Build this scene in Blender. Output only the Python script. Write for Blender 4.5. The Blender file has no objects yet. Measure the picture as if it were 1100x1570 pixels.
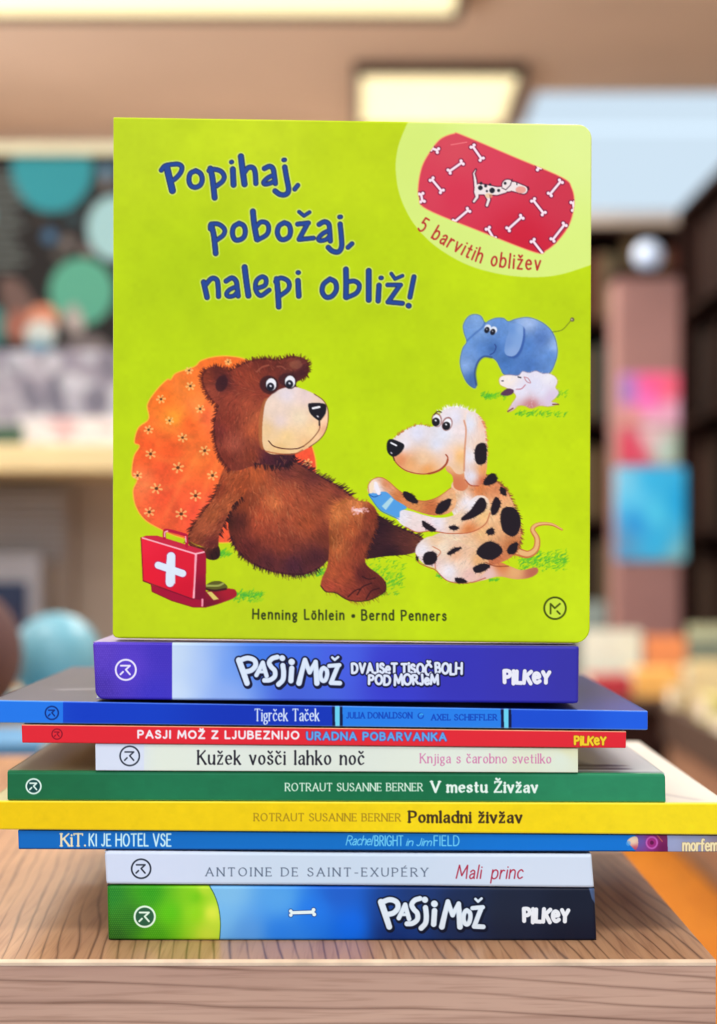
import bpy, bmesh, math, random
import numpy as np

# ------------------------------------------------------------------ camera, sky, lights, exposure
SC = bpy.context.scene
COL = SC.collection
EYE = 1.18            # height of the lens above the floor
F = 2490.0            # focal length in pixels of the 1100 x 1570 frame
CX, HY = 550.0, 840.0  # where the view direction meets the frame

cam_data = bpy.data.cameras.new('camera')
cam_data.sensor_fit = 'VERTICAL'
cam_data.sensor_height = 24.0
cam_data.lens = F / 1570.0 * 24.0
cam_data.shift_y = (HY - 785.0) / 1570.0
cam_data.clip_start = 0.05
cam_data.dof.use_dof = True
cam_data.dof.focus_distance = 0.742
cam_data.dof.aperture_fstop = 3.2
cam = bpy.data.objects.new('camera', cam_data)
cam.location = (0, 0, EYE)
cam.rotation_euler = (math.pi / 2, 0, 0)
COL.objects.link(cam)
SC.camera = cam

world = bpy.data.worlds.new('daylight')
SC.world = world
world.use_nodes = True
bg = world.node_tree.nodes['Background']
bg.inputs[0].default_value = (0.70, 0.86, 1.0, 1)
bg.inputs[1].default_value = 1.15

SC.view_settings.view_transform = 'Standard'
SC.view_settings.look = 'None'
SC.view_settings.exposure = 0.0
SC.view_settings.gamma = 1.0
SC.view_settings.use_curve_mapping = False
SC.cycles.use_denoising = True
SC.cycles.max_bounces = 6
SC.cycles.diffuse_bounces = 3
SC.cycles.sample_clamp_indirect = 6


def area(name, loc, size, energy, color, rot=(0, 0, 0)):
    d = bpy.data.lights.new(name, 'AREA')
    d.shape = 'RECTANGLE'
    d.size, d.size_y = size
    d.energy = energy
    d.color = color
    o = bpy.data.objects.new(name, d)
    o.location = loc
    o.rotation_euler = rot
    COL.objects.link(o)
    return o


# daylight from the shop's large front windows behind the photographer, and the ceiling lamps
area('front_window_light', (-0.9, -1.5, 3.0), (3.4, 1.2), 37, (0.97, 0.98, 1.0), (math.radians(58), 0, math.radians(-14)))
area('ceiling_and_fill_light', (0.1, -0.35, 3.02), (1.4, 0.6), 27, (1.0, 0.96, 0.90))
area('ceiling_and_fill_light', (-0.9, 1.1, 3.02), (1.2, 0.6), 12, (1.0, 0.94, 0.84))
area('ceiling_and_fill_light', (-0.5, 5.36, 3.0), (1.7, 0.6), 75, (1.0, 0.92, 0.80))
area('ceiling_and_fill_light', (0.3, 6.8, 3.0), (0.6, 0.6), 24, (1.0, 0.92, 0.80))
area('ceiling_and_fill_light', (-1.2, 2.0, 3.02), (1.2, 0.6), 34, (1.0, 0.93, 0.82))
area('ceiling_and_fill_light', (1.0, 3.2, 3.02), (1.2, 0.6), 75, (1.0, 0.94, 0.85))  # added fill over the right background, no lamp known there
# added fill light at the left wall, brightening ceiling and background; no window there
area('side_fill_light', (-2.3, 4.6, 1.75), (3.4, 1.3), 48, (0.93, 0.96, 1.0), (math.radians(90), 0, math.radians(-90)))

# ------------------------------------------------------------------ printed artwork
# Each printed surface is painted as strokes and fills into a colour grid and then becomes
# the colour attribute of that surface's own mesh (flat print only, no light or shade of the scene).
def rgb(c):
    return np.array(c, dtype=np.float32) / 255.0


def smooth(pts, closed=False, n=6):
    P = np.array(pts, dtype=np.float64)
    if len(P) < 3:
        return P
    if closed:
        Q = np.vstack([P[-1], P, P[0], P[1]])
        m = len(P)
    else:
        Q = np.vstack([2 * P[0] - P[1], P, 2 * P[-1] - P[-2]])
        m = len(P) - 1
    out = []
    t = np.arange(n)[:, None] / n
    for i in range(m):
        a, b, c, d = Q[i], Q[i + 1], Q[i + 2], Q[i + 3]
        out.append(0.5 * ((2 * b) + (-a + c) * t + (2 * a - 5 * b + 4 * c - d) * t ** 2 + (-a + 3 * b - 3 * c + d) * t ** 3))
    out = np.vstack(out)
    if not closed:
        out = np.vstack([out, P[-1]])
    return out


def ring(cx, cy, rx, ry, a0=0, a1=360, n=24, rot=0):
    a = np.radians(np.linspace(a0, a1, n + 1))
    x, y = rx * np.cos(a), ry * np.sin(a)
    r = math.radians(rot)
    return np.stack([cx + x * math.cos(r) - y * math.sin(r), cy + x * math.sin(r) + y * math.cos(r)], 1)


class Canvas:
    def __init__(s, x0, y0, x1, y1, k, base):
        s.x0, s.y0, s.k = x0, y0, k
        s.W, s.H = int(math.ceil((x1 - x0) * k)) + 1, int(math.ceil((y1 - y0) * k)) + 1
        s.C = np.empty((s.H, s.W, 3), np.float32)
        s.C[:] = rgb(base)

    def box(s, P, pad):
        P = np.asarray(P)
        a = max(0, int((P[:, 0].min() - pad - s.x0) * s.k))
        b = min(s.W, int((P[:, 0].max() + pad - s.x0) * s.k) + 2)
        c = max(0, int((P[:, 1].min() - pad - s.y0) * s.k))
        d = min(s.H, int((P[:, 1].max() + pad - s.y0) * s.k) + 2)
        return a, max(a, b), c, max(c, d)

    def xy(s, bx):
        a, b, c, d = bx
        return (s.x0 + np.arange(a, b) / s.k)[None, :].astype(np.float32), (s.y0 + np.arange(c, d) / s.k)[:, None].astype(np.float32)

    def mix(s, bx, m, col):
        a, b, c, d = bx
        if b <= a or d <= c:
            return
        v = s.C[c:d, a:b]
        v += (col - v) * m[..., None]

    def sdf(s, strokes, bx):
        """strokes: list of (points, width or widths); distance to the union of the strokes"""
        X, Y = s.xy(bx)
        D = np.full((bx[3] - bx[2], bx[1] - bx[0]), 1e3, np.float32)
        for P, w in strokes:
            P = np.asarray(P, dtype=np.float32)
            ws = np.broadcast_to(np.asarray(w, dtype=np.float32), (len(P),))
            for i in range(max(1, len(P) - 1)):
                p, q = P[i], P[min(i + 1, len(P) - 1)]
                r0, r1 = ws[i] / 2, ws[min(i + 1, len(P) - 1)] / 2
                pad = max(r0, r1) + 5
                e = s.box(np.stack([p, q]), pad)
                e = (max(e[0], bx[0]), min(e[1], bx[1]), max(e[2], bx[2]), min(e[3], bx[3]))
                if e[1] <= e[0] or e[3] <= e[2]:
                    continue
                x, y = X[:, e[0] - bx[0]:e[1] - bx[0]], Y[e[2] - bx[2]:e[3] - bx[2]]
                d = q - p
                L = float(d @ d)
                if L < 1e-9:
                    dist = np.hypot(x - p[0], y - p[1]) - r0
                else:
                    t = np.clip(((x - p[0]) * d[0] + (y - p[1]) * d[1]) / L, 0, 1)
                    dist = np.hypot(x - p[0] - t * d[0], y - p[1] - t * d[1]) - (r0 + (r1 - r0) * t)
                v = D[e[2] - bx[2]:e[3] - bx[2], e[0] - bx[0]:e[1] - bx[0]]
                np.minimum(v, dist, out=v)
        return D

    def cover(s, D, off=0.0, soft=0.8):
        return np.clip(0.5 - (D - off) * 1.0 / soft, 0, 1)

    def stroke(s, P, w, col, alpha=1.0, soft=0.8):
        P = np.asarray(P, dtype=np.float64)
        pad = float(np.max(w)) / 2 + 2
        bx = s.box(P, pad)
        D = s.sdf([(P, w)], bx)
        s.mix(bx, s.cover(D, 0, soft) * alpha, rgb(col))

    def draw(s, strokes, layers, shift=(0, 0)):
        """several outline layers (offset, colour, dx, dy) over the union of strokes"""
        A = np.vstack([np.asarray(P) for P, w in strokes])
        W = max(float(np.max(w)) for P, w in strokes)
        bx = s.box(A, W / 2 + 6)
        D = s.sdf(strokes, bx)
        for lay in layers:
            off, col = lay[0], lay[1]
            E = D
            if len(lay) > 2:
                E = np.roll(np.roll(D, int(round(lay[2] * s.k)), 1), int(round(lay[3] * s.k)), 0)
            al = lay[4] if len(lay) > 4 else 1.0
            s.mix(bx, s.cover(E, off) * al, rgb(col))

    def mask(s, P, soft=1):
        P = np.asarray(P, dtype=np.float32)
        bx = s.box(P, 2)
        X, Y = s.xy(bx)
        M = np.zeros((bx[3] - bx[2], bx[1] - bx[0]), bool)
        n = len(P)
        for i in range(n):
            x1, y1 = P[i]
            x2, y2 = P[(i + 1) % n]
            if abs(y1 - y2) < 1e-6:
                continue
            r0 = max(0, int((min(y1, y2) - s.y0) * s.k) - bx[2])
            r1 = min(M.shape[0], int((max(y1, y2) - s.y0) * s.k) - bx[2] + 2)
            y = Y[r0:r1]
            hit = ((y1 > y) != (y2 > y)) & (X < (x2 - x1) * (y - y1) / (y2 - y1) + x1)
            M[r0:r1] ^= hit
        M = M.astype(np.float32)
        for _ in range(soft):
            M[1:-1] = (M[:-2] + 2 * M[1:-1] + M[2:]) / 4
            M[:, 1:-1] = (M[:, :-2] + 2 * M[:, 1:-1] + M[:, 2:]) / 4
        return bx, M

    def field(s, bx, cols, power=2.5, soft=30):
        X, Y = s.xy(bx)
        num = np.zeros((bx[3] - bx[2], bx[1] - bx[0], 3), np.float32)
        den = np.zeros((bx[3] - bx[2], bx[1] - bx[0]), np.float32)
        for x, y, c in cols:
            w = 1.0 / (((X - x) ** 2 + (Y - y) ** 2 + soft) ** (power / 2))
            num += w[..., None] * rgb(c)
            den += w
        return num / den[..., None]

    def fill(s, P, cols, alpha=1.0, soft=1, grain=0.0, clip=None, seed=1):
        bx, M = s.mask(P, soft)
        if M.size == 0:
            return
        if isinstance(cols[0], (tuple, list)):
            col = s.field(bx, cols)
        else:
            col = np.broadcast_to(rgb(cols), M.shape + (3,))
        if grain:
            col = col * (1 + grain * noise2(M.shape, s.k, seed))[..., None]
        s.mix(bx, M * alpha, np.clip(col, 0, 1))

    def fur(s, P, cols, dirs, n, length=7, w=1.4, alpha=0.7, var=0.18, seed=3):
        bx, M = s.mask(P, 0)
        rs = np.random.RandomState(seed)
        P = np.asarray(P)
        lo, hi = P.min(0), P.max(0)
        pts = rs.uniform(lo, hi, (n * 3, 2))
        ix = np.clip(((pts[:, 0] - s.x0) * s.k).astype(int) - bx[0], 0, M.shape[1] - 1)
        iy = np.clip(((pts[:, 1] - s.y0) * s.k).astype(int) - bx[2], 0, M.shape[0] - 1)
        pts = pts[M[iy, ix] > 0.5][:n]
        cp = np.array([(c[0], c[1]) for c in cols], float)
        cc = np.array([c[2] for c in cols], float)
        dp = np.array([(d[0], d[1]) for d in dirs], float)
        dv = np.array([(d[2], d[3]) for d in dirs], float)
        for p in pts:
            wv = 1 / (((cp - p) ** 2).sum(1) + 30) ** 1.5
            c = (cc * wv[:, None]).sum(0) / wv.sum() * (1 + rs.normal(0, var))
            wd = 1 / (((dp - p) ** 2).sum(1) + 30)
            d = (dv * wd[:, None]).sum(0)
            d /= np.hypot(*d) + 1e-9
            a = rs.normal(0, 0.28)
            d = np.array([d[0] * math.cos(a) - d[1] * math.sin(a), d[0] * math.sin(a) + d[1] * math.cos(a)])
            L = length * rs.uniform(0.6, 1.3)
            s.stroke([p, p + d * L], [w, w * 0.2], np.clip(c, 0, 255), alpha * rs.uniform(0.5, 1))

    def edge_fur(s, P, col, n, length=5, w=1.6, bend=(0, 0), seed=5, alpha=0.9, var=0.12, closed=False):
        """tufts along an outline, leaning outwards (left of the walking direction) plus bend"""
        P = smooth(P, closed, 8)
        rs = np.random.RandomState(seed)
        seg = np.hypot(*(P[1:] - P[:-1]).T)
        cum = np.concatenate([[0], np.cumsum(seg)])
        for u in np.sort(rs.uniform(0, cum[-1], n)):
            i = min(len(seg) - 1, int(np.searchsorted(cum, u)) - 1)
            i = max(i, 0)
            t = (u - cum[i]) / max(seg[i], 1e-6)
            p = P[i] * (1 - t) + P[i + 1] * t
            d = (P[i + 1] - P[i]) / max(seg[i], 1e-6)
            nv = np.array([d[1], -d[0]]) + np.array(bend) + rs.normal(0, 0.25, 2)
            nv /= np.hypot(*nv) + 1e-9
            c = np.clip(np.array(col, float) * (1 + rs.normal(0, var)), 0, 255)
            s.stroke([p - nv * 2, p + nv * length * rs.uniform(0.5, 1.2)], [w, w * 0.25], c, alpha)

    def sample(s, x, y):
        u = np.clip((x - s.x0) * s.k, 0, s.W - 1.001)
        v = np.clip((y - s.y0) * s.k, 0, s.H - 1.001)
        i, j = u.astype(int), v.astype(int)
        fu, fv = (u - i)[..., None], (v - j)[..., None]
        C = s.C
        return (C[j, i] * (1 - fu) + C[j, i + 1] * fu) * (1 - fv) + (C[j + 1, i] * (1 - fu) + C[j + 1, i + 1] * fu) * fv


def noise2(shape, k, seed=1, octaves=((14, 1.0), (6, 0.6), (2.5, 0.5))):
    rs = np.random.RandomState(seed)
    out = np.zeros(shape, np.float32)
    for size, amp in octaves:
        st = max(1.0, size * k)
        gh, gw = int(shape[0] / st) + 3, int(shape[1] / st) + 3
        g = rs.normal(0, 1, (gh, gw)).astype(np.float32)
        y, x = np.arange(shape[0]) / st, np.arange(shape[1]) / st
        i, j = y.astype(int), x.astype(int)
        fy, fx = (y - i)[:, None], (x - j)[None, :]
        fy, fx = fy * fy * (3 - 2 * fy), fx * fx * (3 - 2 * fx)
        out += amp * ((g[i][:, j] * (1 - fx) + g[i][:, j + 1] * fx) * (1 - fy) + (g[i + 1][:, j] * (1 - fx) + g[i + 1][:, j + 1] * fx) * fy)
    return out


# --- a stroke alphabet: capitals 100 high, small letters 65, y up; '~' = smooth stroke, 'o' = closed ring
GL = {
 'A': (72, '0,0 36,100 72,0|13,36 59,36'), 'B': (56, '0,0 0,100|~0,100 26,100 44,92 48,77 42,60 24,54 0,54|~0,54 30,54 50,44 55,27 48,9 28,0 0,0'),
 'C': (68, '~66,82 52,97 34,100 14,90 2,68 0,48 6,22 20,5 38,0 56,6 68,20'), 'D': (68, '0,0 0,100|~0,100 30,100 54,88 67,64 67,36 54,12 30,0 0,0'),
 'E': (50, '0,0 0,100|0,100 48,100|0,52 40,52|0,0 50,0'), 'F': (48, '0,0 0,100|0,100 48,100|0,52 40,52'),
 'G': (72, '~66,82 52,97 34,100 14,90 2,68 0,48 6,22 20,5 38,0 56,4 68,14|68,14 68,46|44,46 70,46'), 'H': (66, '0,0 0,100|66,0 66,100|0,52 66,52'),
 'I': (4, '2,0 2,100'), 'J': (36, '~32,100 32,60 32,22 24,4 10,0 0,10'), 'K': (60, '0,0 0,100|56,100 2,46|18,60 60,0'), 'L': (46, '0,100 0,0|0,0 46,0'),
 'M': (84, '0,0 8,100|8,100 42,20|42,20 76,100|76,100 84,0'), 'N': (68, '0,0 0,100|0,100 68,0|68,0 68,100'), 'O': (76, 'o38,50 38,50'),
 'P': (54, '0,0 0,100|~0,100 26,100 46,92 53,74 47,55 28,46 0,46'), 'R': (58, '0,0 0,100|~0,100 26,100 46,92 52,75 46,58 26,50 0,50|24,50 58,0'),
 'S': (50, '~46,84 36,98 22,100 8,94 3,78 10,62 28,52 44,42 50,24 42,7 25,0 10,3 0,18'), 'T': (64, '32,0 32,100|0,100 64,100'),
 'U': (64, '~0,100 0,60 2,25 12,6 32,0 52,6 62,25 64,60 64,100'), 'V': (70, '0,100 35,0 70,100'), 'X': (64, '0,100 64,0|64,100 0,0'),
 'Y': (64, '0,100 32,48 64,100|32,48 32,0'), 'Z': (60, '2,100 58,100 0,0 60,0'),
 'a': (42, '~4,52 16,64 30,64 38,54 39,36 39,14 42,0|~38,38 20,36 6,28 2,14 10,1 24,2 38,16'), 'b': (46, '0,100 0,0|~0,40 10,60 28,65 42,54 46,32 40,10 24,0 8,4 0,16'),
 'c': (42, '~40,54 28,65 14,62 2,46 1,26 10,6 24,0 42,10'), 'd': (46, '46,100 46,0|~46,40 36,60 18,65 4,54 0,32 6,10 22,0 38,4 46,16'),
 'e': (44, '~2,35 22,36 42,38 38,56 24,65 10,60 1,44 1,24 10,6 24,0 42,8'), 'f': (32, '~32,96 22,100 14,92 12,70 12,0|0,62 28,62'),
 'g': (44, 'o20,42 19,22|~18,20 8,12 14,4 34,0 42,-12 34,-26 16,-30 2,-22 4,-8 14,2|34,58 44,64'), 'h': (44, '0,100 0,0|~0,40 12,60 28,65 40,56 43,36 43,0'),
 'i': (4, '2,65 2,0|2,88 2,89'), 'j': (18, '~14,65 14,20 13,-12 6,-28 -8,-26|14,88 14,89'), 'k': (42, '0,100 0,0|38,65 2,28|14,40 42,0'), 'l': (4, '2,100 2,0'),
 'm': (74, '0,65 0,0|~0,42 10,60 22,65 33,56 36,38 36,0|~36,42 46,60 58,65 70,56 73,38 73,0'), 'n': (44, '0,65 0,0|~0,40 12,60 28,65 40,56 43,36 43,0'),
 'o': (46, 'o23,32.5 22,32.5'), 'p': (46, '0,65 0,-32|~0,40 10,60 28,65 42,54 46,32 40,10 24,0 8,4 0,16'), 'r': (30, '0,65 0,0|~0,36 8,56 18,65 30,62'),
 's': (36, '~34,54 24,65 12,64 3,54 6,42 20,34 34,24 34,10 22,0 10,1 0,12'), 't': (30, '~12,88 12,40 12,12 18,1 30,4|0,62 28,62'),
 'u': (44, '~0,65 0,30 4,8 16,0 32,5 43,25|43,65 43,0'), 'v': (44, '0,65 22,0 44,65'), 'z': (40, '2,65 38,65 0,0 40,0'),
 '5': (46, '42,100 8,100 4,58|~4,58 22,64 40,54 46,32 38,10 20,0 0,8'), '.': (6, '3,3 3,4'), ',': (12, '10,8 2,-12'), '-': (30, '0,38 30,38'), '!': (8, '4,100 4,30|4,3 4,4'), '•': (20, '10,45 10,46'),
}
ACC = {'Ž': ('Z', 'v'), 'Č': ('C', 'v'), 'Š': ('S', 'v'), 'ž': ('z', 'v'), 'č': ('c', 'v'), 'š': ('s', 'v'), 'É': ('E', "'"), 'ö': ('o', ':')}


def glyph(ch):
    acc = None
    if ch in ACC:
        ch, acc = ACC[ch]
    adv, spec = GL[ch]
    out = []
    for part in spec.split('|'):
        sm = part[0] == '~'
        if part[0] == 'o':
            a, b = [tuple(map(float, q.split(','))) for q in part[1:].split()]
            out.append((ring(a[0], a[1], b[0], b[1], 0, 360, 20), False))
            continue
        pts = [tuple(map(float, q.split(','))) for q in part.lstrip('~').split()]
        if sm:
            out.append((smooth(pts, False, 4), False))
        else:
            out.append((np.array(pts), True))
    top = 100 if ch.isupper() else 65
    m = adv / 2
    if acc == 'v':
        out.append((np.array([(m - 15, top + 30), (m, top + 15), (m + 15, top + 30)]), False))
    elif acc == "'":
        out.append((np.array([(m - 4, top + 12), (m + 12, top + 28)]), False))
    elif acc == ':':
        out.append((np.array([(m - 11, top + 18), (m - 11, top + 19)]), False))
        out.append((np.array([(m + 11, top + 18), (m + 11, top + 19)]), False))
    return adv, out


def text(cv, st, x0, x1, yb, cap, w, layers, serif=0.0, contrast=0.0, gap=22, space=45, slant=0.0, jit=0.0, rise=0.0, seed=1, small=1.0):
    """st between x0 and x1, baseline yb at x0 (rise = px it drops over the width), cap height cap"""
    rs = np.random.RandomState(seed)
    tot = 0
    for ch in st:
        tot += (space if ch == ' ' else glyph(ch)[0] * (small if ch.islower() else 1) + gap)
    tot -= gap
    kx = (x1 - x0) / tot
    ky = cap / 100.0
    S = []
    u = 0.0
    for ch in st:
        if ch == ' ':
            u += space
            continue
        adv, strokes = glyph(ch)
        sm = small if ch.islower() else 1
        dy, rot, sc = rs.normal(0, 1) * jit * 6, rs.normal(0, 1) * jit * 0.10, 1 + rs.normal(0, 1) * jit * 0.08
        for P, sharp in strokes:
            P = P.copy()
            allp = [(P, False)]
            if serif and sharp:
                for e, f in ((0, 1), (-1, -2)):
                    d = P[e] - P[f]
                    if abs(d[1]) > 12 and abs(d[0]) < 0.75 * abs(d[1]):
                        L = 11 * serif
                        lo = P[e][1] > 55 and ch.islower()
                        allp.append((np.array([(P[e][0] - L, P[e][1]), (P[e][0] + (L * 0.2 if lo else L), P[e][1])]), True))
                    elif abs(d[1]) < 2 and abs(d[0]) > 30 and ch in 'ETFLZzŽž':
                        sg = -1 if P[e][1] > 50 else 1
                        if ch in 'Zz' or True:
                            allp.append((np.array([P[e], (P[e][0], P[e][1] + sg * 14 * serif)]), True))
            for Q, tick in allp:
                Q = Q * sm
                c, s_ = math.cos(rot), math.sin(rot)
                cx, cy = adv * sm / 2, 40
                qx, qy = (Q[:, 0] - cx) * sc, (Q[:, 1] - cy) * sc
                gx = cx + qx * c - qy * s_ + slant * Q[:, 1]
                gy = cy + qx * s_ + qy * c + dy
                X = x0 + (u + gx) * kx
                t = (X - x0) / max(1e-6, x1 - x0)
                Y = yb + rise * t - gy * ky
                R = np.stack([X, Y], 1)
                if contrast and not tick:
                    d = np.gradient(R, axis=0) if len(R) > 2 else np.repeat((R[1] - R[0])[None], 2, 0)
                    if sharp and len(R) > 2:
                        for a_, b_ in zip(R[:-1], R[1:]):
                            dd = b_ - a_
                            n_ = np.hypot(*dd) + 1e-6
                            ww = w * (1 - contrast + contrast * min(1, abs(dd[0] * 0.30 + dd[1] * 0.95) / n_ * 1.05)) if True else w
                            S.append((np.stack([a_, b_]), ww))
                        continue
                    n_ = np.hypot(d[:, 0], d[:, 1]) + 1e-6
                    ww = w * (1 - contrast + contrast * np.minimum(1, np.abs(d[:, 0] * 0.30 + d[:, 1] * 0.95) / n_ * 1.05))
                    if n_.max() < 0.6 and len(R) == 2:
                        ww = w
                    S.append((R, ww))
                else:
                    S.append((R, w * (1 - contrast) * 1.1 if tick else w))
        u += adv * sm + gap
    cv.draw(S, layers)


def emblem(cv, cx, cy, r, col, w=2.2, turned=True, disc=None):
    """ring with the publisher's letter mark inside, on spines turned a quarter"""
    if disc is not None:
        cv.fill(ring(cx, cy, r, r), disc)
    L = [[(-0.42, 0.50), (-0.42, -0.42), (-0.02, 0.0), (0.46, -0.42)], [(0.20, 0.28), (0.46, 0.54)]]
    S = [(ring(cx, cy, r, r, 0, 360, 32), w)]
    for P in L:
        Q = [((-y, x) if turned else (x, y)) for x, y in P]
        S.append(([(cx + a * r * 0.98, cy + b * r * 0.98) for a, b in Q], w * 0.95))
    cv.draw(S, [(0, col)])


LOGO = [  # chunky two-word heading, traced in its own units (508 x 160)
 ([(40, 58), (58, 110), (78, 172)], [26, 26, 24]), ([(42, 60), (80, 47), (112, 58), (118, 84), (98, 108), (66, 116)], 22),
 ([(152, 70), (138, 100), (122, 132)], 19), ([(152, 70), (160, 102), (170, 136)], 19), ([(132, 116), (164, 116)], 13),
 ([(220, 42), (196, 50), (182, 70), (192, 92), (208, 110), (208, 138), (186, 156), (160, 158)], 21),
 ([(246, 84), (250, 120), (246, 155), (226, 178)], 22), ([(243, 47), (244, 48)], 25),
 ([(288, 98), (286, 130), (284, 160)], 23), ([(287, 66), (288, 67)], 27),
 ([(322, 172), (336, 112), (350, 56)], [24, 22, 20]), ([(350, 56), (362, 92), (372, 118)], 20), ([(372, 118), (386, 92), (400, 66)], 19), ([(400, 66), (403, 120), (406, 172)], [20, 23, 24]),
 ([(438, 96), (452, 108), (454, 132), (446, 156), (434, 160), (424, 146), (423, 122), (430, 102), (438, 96)], 19),
 ([(464, 86), (512, 82)], 18), ([(506, 84), (490, 124), (474, 166)], 20), ([(472, 170), (514, 172)], 20), ([(478, 44), (490, 56), (506, 42)], 11)]


def heading(cv, x0, y0, x1, y1, layers):
    kx, ky = (x1 - x0) / 508.0, (y1 - y0) / 162.0
    S = []
    for P, w in LOGO:
        Q = [(x0 + (a - 20) * kx, y0 + (b - 28) * ky) for a, b in P]
        if len(Q) > 3:
            Q = smooth(Q, False, 5)
        S.append((Q, np.array(w) * (kx + ky) / 2 * 1.16))
    cv.draw(S, layers)


def warm(cols):
    return [(x, y, (min(255, c[0] * 1.16 + 6), c[1] * 1.14 + 2, c[2] * 1.12)) for x, y, c in cols]


def T(pts, ox, oy, k):
    return [(ox + a / k, oy + b / k) for a, b in pts]


# --- front cover of the standing picture book, photograph-like print of 735 x 800 units
def paint_front():
    cv = Canvas(165, 172, 912, 992, 2.0, (192, 217, 16))
    bx = (0, cv.W, 0, cv.H)
    base = cv.field(bx, [(200, 200, (190, 212, 26)), (400, 200, (198, 218, 26)), (560, 230, (190, 212, 12)), (300, 420, (178, 206, 6)), (560, 420, (188, 214, 4)), (250, 560, (188, 216, 6)),
                         (600, 560, (190, 218, 0)), (860, 480, (190, 216, 6)), (860, 700, (200, 226, 4)), (200, 900, (196, 218, 14)), (500, 960, (196, 216, 24)), (700, 940, (200, 226, 8)), (880, 960, (204, 230, 16)), (640, 760, (196, 226, 0))])
    cv.C[:] = base * (1 + 0.012 * noise2((cv.H, cv.W), 2.0, 4, ((60, 1.0), (22, 0.7), (7, 0.4))))[..., None]
    # pale round corner field with the printed plaster
    pale = (222, 240, 138)
    cv.fill(np.vstack([smooth([(640, 160), (622, 195), (610, 228), (607, 262), (614, 302), (634, 342), (666, 376), (712, 404), (760, 419), (810, 425), (860, 421), (925, 400)], False, 8), [(925, 160)]]),
            [(640, 230, (212, 234, 118)), (700, 400, (214, 236, 124)), (890, 220, (224, 242, 146)), (880, 400, (218, 240, 126)), (760, 200, (222, 240, 138))], soft=2)
    pl = smooth([(696, 205), (709, 207), (787, 240), (862, 272), (877, 288), (881, 312), (874, 343), (857, 368), (838, 384), (821, 387), (740, 356), (655, 321), (643, 303), (642, 282), (648, 254), (661, 231), (676, 213)], True)
    cv.fill(T([(0, 0)], 0, 0, 1) and pl, [(700, 230, (214, 72, 88)), (660, 300, (214, 62, 84)), (860, 300, (206, 52, 74)), (800, 370, (206, 30, 56)), (700, 300, (214, 52, 78)), (760, 260, (216, 62, 86))])
    cv.stroke(np.vstack([pl, pl[:1]]), 1.6, (248, 158, 108), 0.9)
    pm = cv.mask(pl, 0)
    keep = cv.C.copy()

    def bone(x, y, a, L=11, s=1.0):
        d = np.array([math.cos(math.radians(a)), math.sin(math.radians(a))])
        n = np.array([-d[1], d[0]])
        c = np.array([x, y])
        st = [([c - d * L, c + d * L], 4.4 * s)]
        for e in (-1, 1):
            for f in (-1, 1):
                q = c + d * (L + 1.2) * e + n * 2.9 * f * s
                st.append(([q, q + 0.05], 5.6 * s))
        cv.draw(st, [(1.3, (128, 22, 62)), (-0.3, (250, 226, 236))])
    for x, y, a, L in ((667, 229, 20, 4), (732, 234, 55, 11), (699, 256, -35, 11), (670, 284, 50, 11), (647, 303, 80, 5), (708, 331, -40, 13), (753, 358, 60, 8), (822, 250, 60, 9),
                       (852, 288, -50, 12), (826, 317, 52, 12), (790, 342, -42, 13), (857, 356, -52, 14), (826, 380, 52, 13), (880, 316, 80, 5)):
        bone(x, y, a, L)
    b, M = pm
    new = cv.C[b[2]:b[3], b[0]:b[1]].copy()
    cv.C[:] = keep
    cv.mix(b, M, new)
    # small spotted dog on the plaster
    O = [([(730, 286), (729, 276), (727, 266), (730, 260)], [5, 4.5, 3, 1.5]), ([(736, 290), (748, 291), (762, 293), (774, 291)], [17, 15, 13, 10]),
         ([(731, 294), (732, 302), (727, 309)], [8, 5, 4]), ([(746, 296), (750, 306), (747, 315)], [8, 5, 4.5]), ([(779, 284), (780, 285)], 18), ([(788, 286), (803, 291)], [15, 13])]
    cv.draw(O, [(1.2, (96, 24, 56)), (-0.4, (240, 226, 224))])
    cv.fill(ring(799, 291, 8, 5.5), (236, 160, 146))
    cv.fill(ring(750, 300, 6, 4), (236, 190, 130), 0.6)
    for x, y, r in ((737, 288, 3.6), (755, 292, 4.2), (745, 285, 2.4), (752, 283, 2), (738, 281, 2.2), (765, 292, 2.4), (775, 281, 2.2), (747, 293, 1.6)):
        cv.fill(ring(x, y, r, r), (36, 34, 44))
    cv.stroke([(786, 275), (783, 284), (776, 291), (770, 288)], 1.3, (60, 30, 50))
    cv.stroke([(810, 287), (811, 290)], 3, (90, 26, 50))
    cv.stroke([(793, 281), (793, 283)], 1.6, (40, 30, 40))
    cv.stroke([(692, 222), (716, 218)], 1.6, (246, 130, 134), 0.8)
    # arched red caption under the plaster
    cap = '5 barvitih obližev'
    P = smooth([(641, 352), (668, 368), (700, 386), (735, 402), (775, 410), (828, 414)], False, 12)
    seg = np.hypot(*(P[1:] - P[:-1]).T)
    cum = np.concatenate([[0], np.cumsum(seg)])
    tot = sum((60 if c == ' ' else glyph(c)[0] + 34) for c in cap) - 34
    u = 0
    S = []
    for c in cap:
        if c == ' ':
            u += 60
            continue
        adv, st = glyph(c)
        sx = (u + adv / 2) / tot * (cum[-1])
        i = max(0, min(len(seg) - 1, int(np.searchsorted(cum, sx)) - 1))
        p = P[i] + (P[i + 1] - P[i]) * ((sx - cum[i]) / seg[i])
        d = (P[i + 1] - P[i]) / seg[i]
        n = np.array([d[1], -d[0]])
        k = cum[-1] / tot
        for Q, _ in st:
            S.append((p[None] + (Q[:, :1] - adv / 2) * k * d[None] + Q[:, 1:] * 0.215 * n[None], 2.7))
        u += adv + 34
    cv.draw(S, [(0, (186, 44, 44))])

    # three title lines, each letter's strokes
    def tl(P, k, ox, oy, w=9.2, sm=True):
        Q = T(P, ox, oy, k)
        return (smooth(Q, False, 5) if sm and len(Q) > 2 else Q, w * 1.2)
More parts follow.
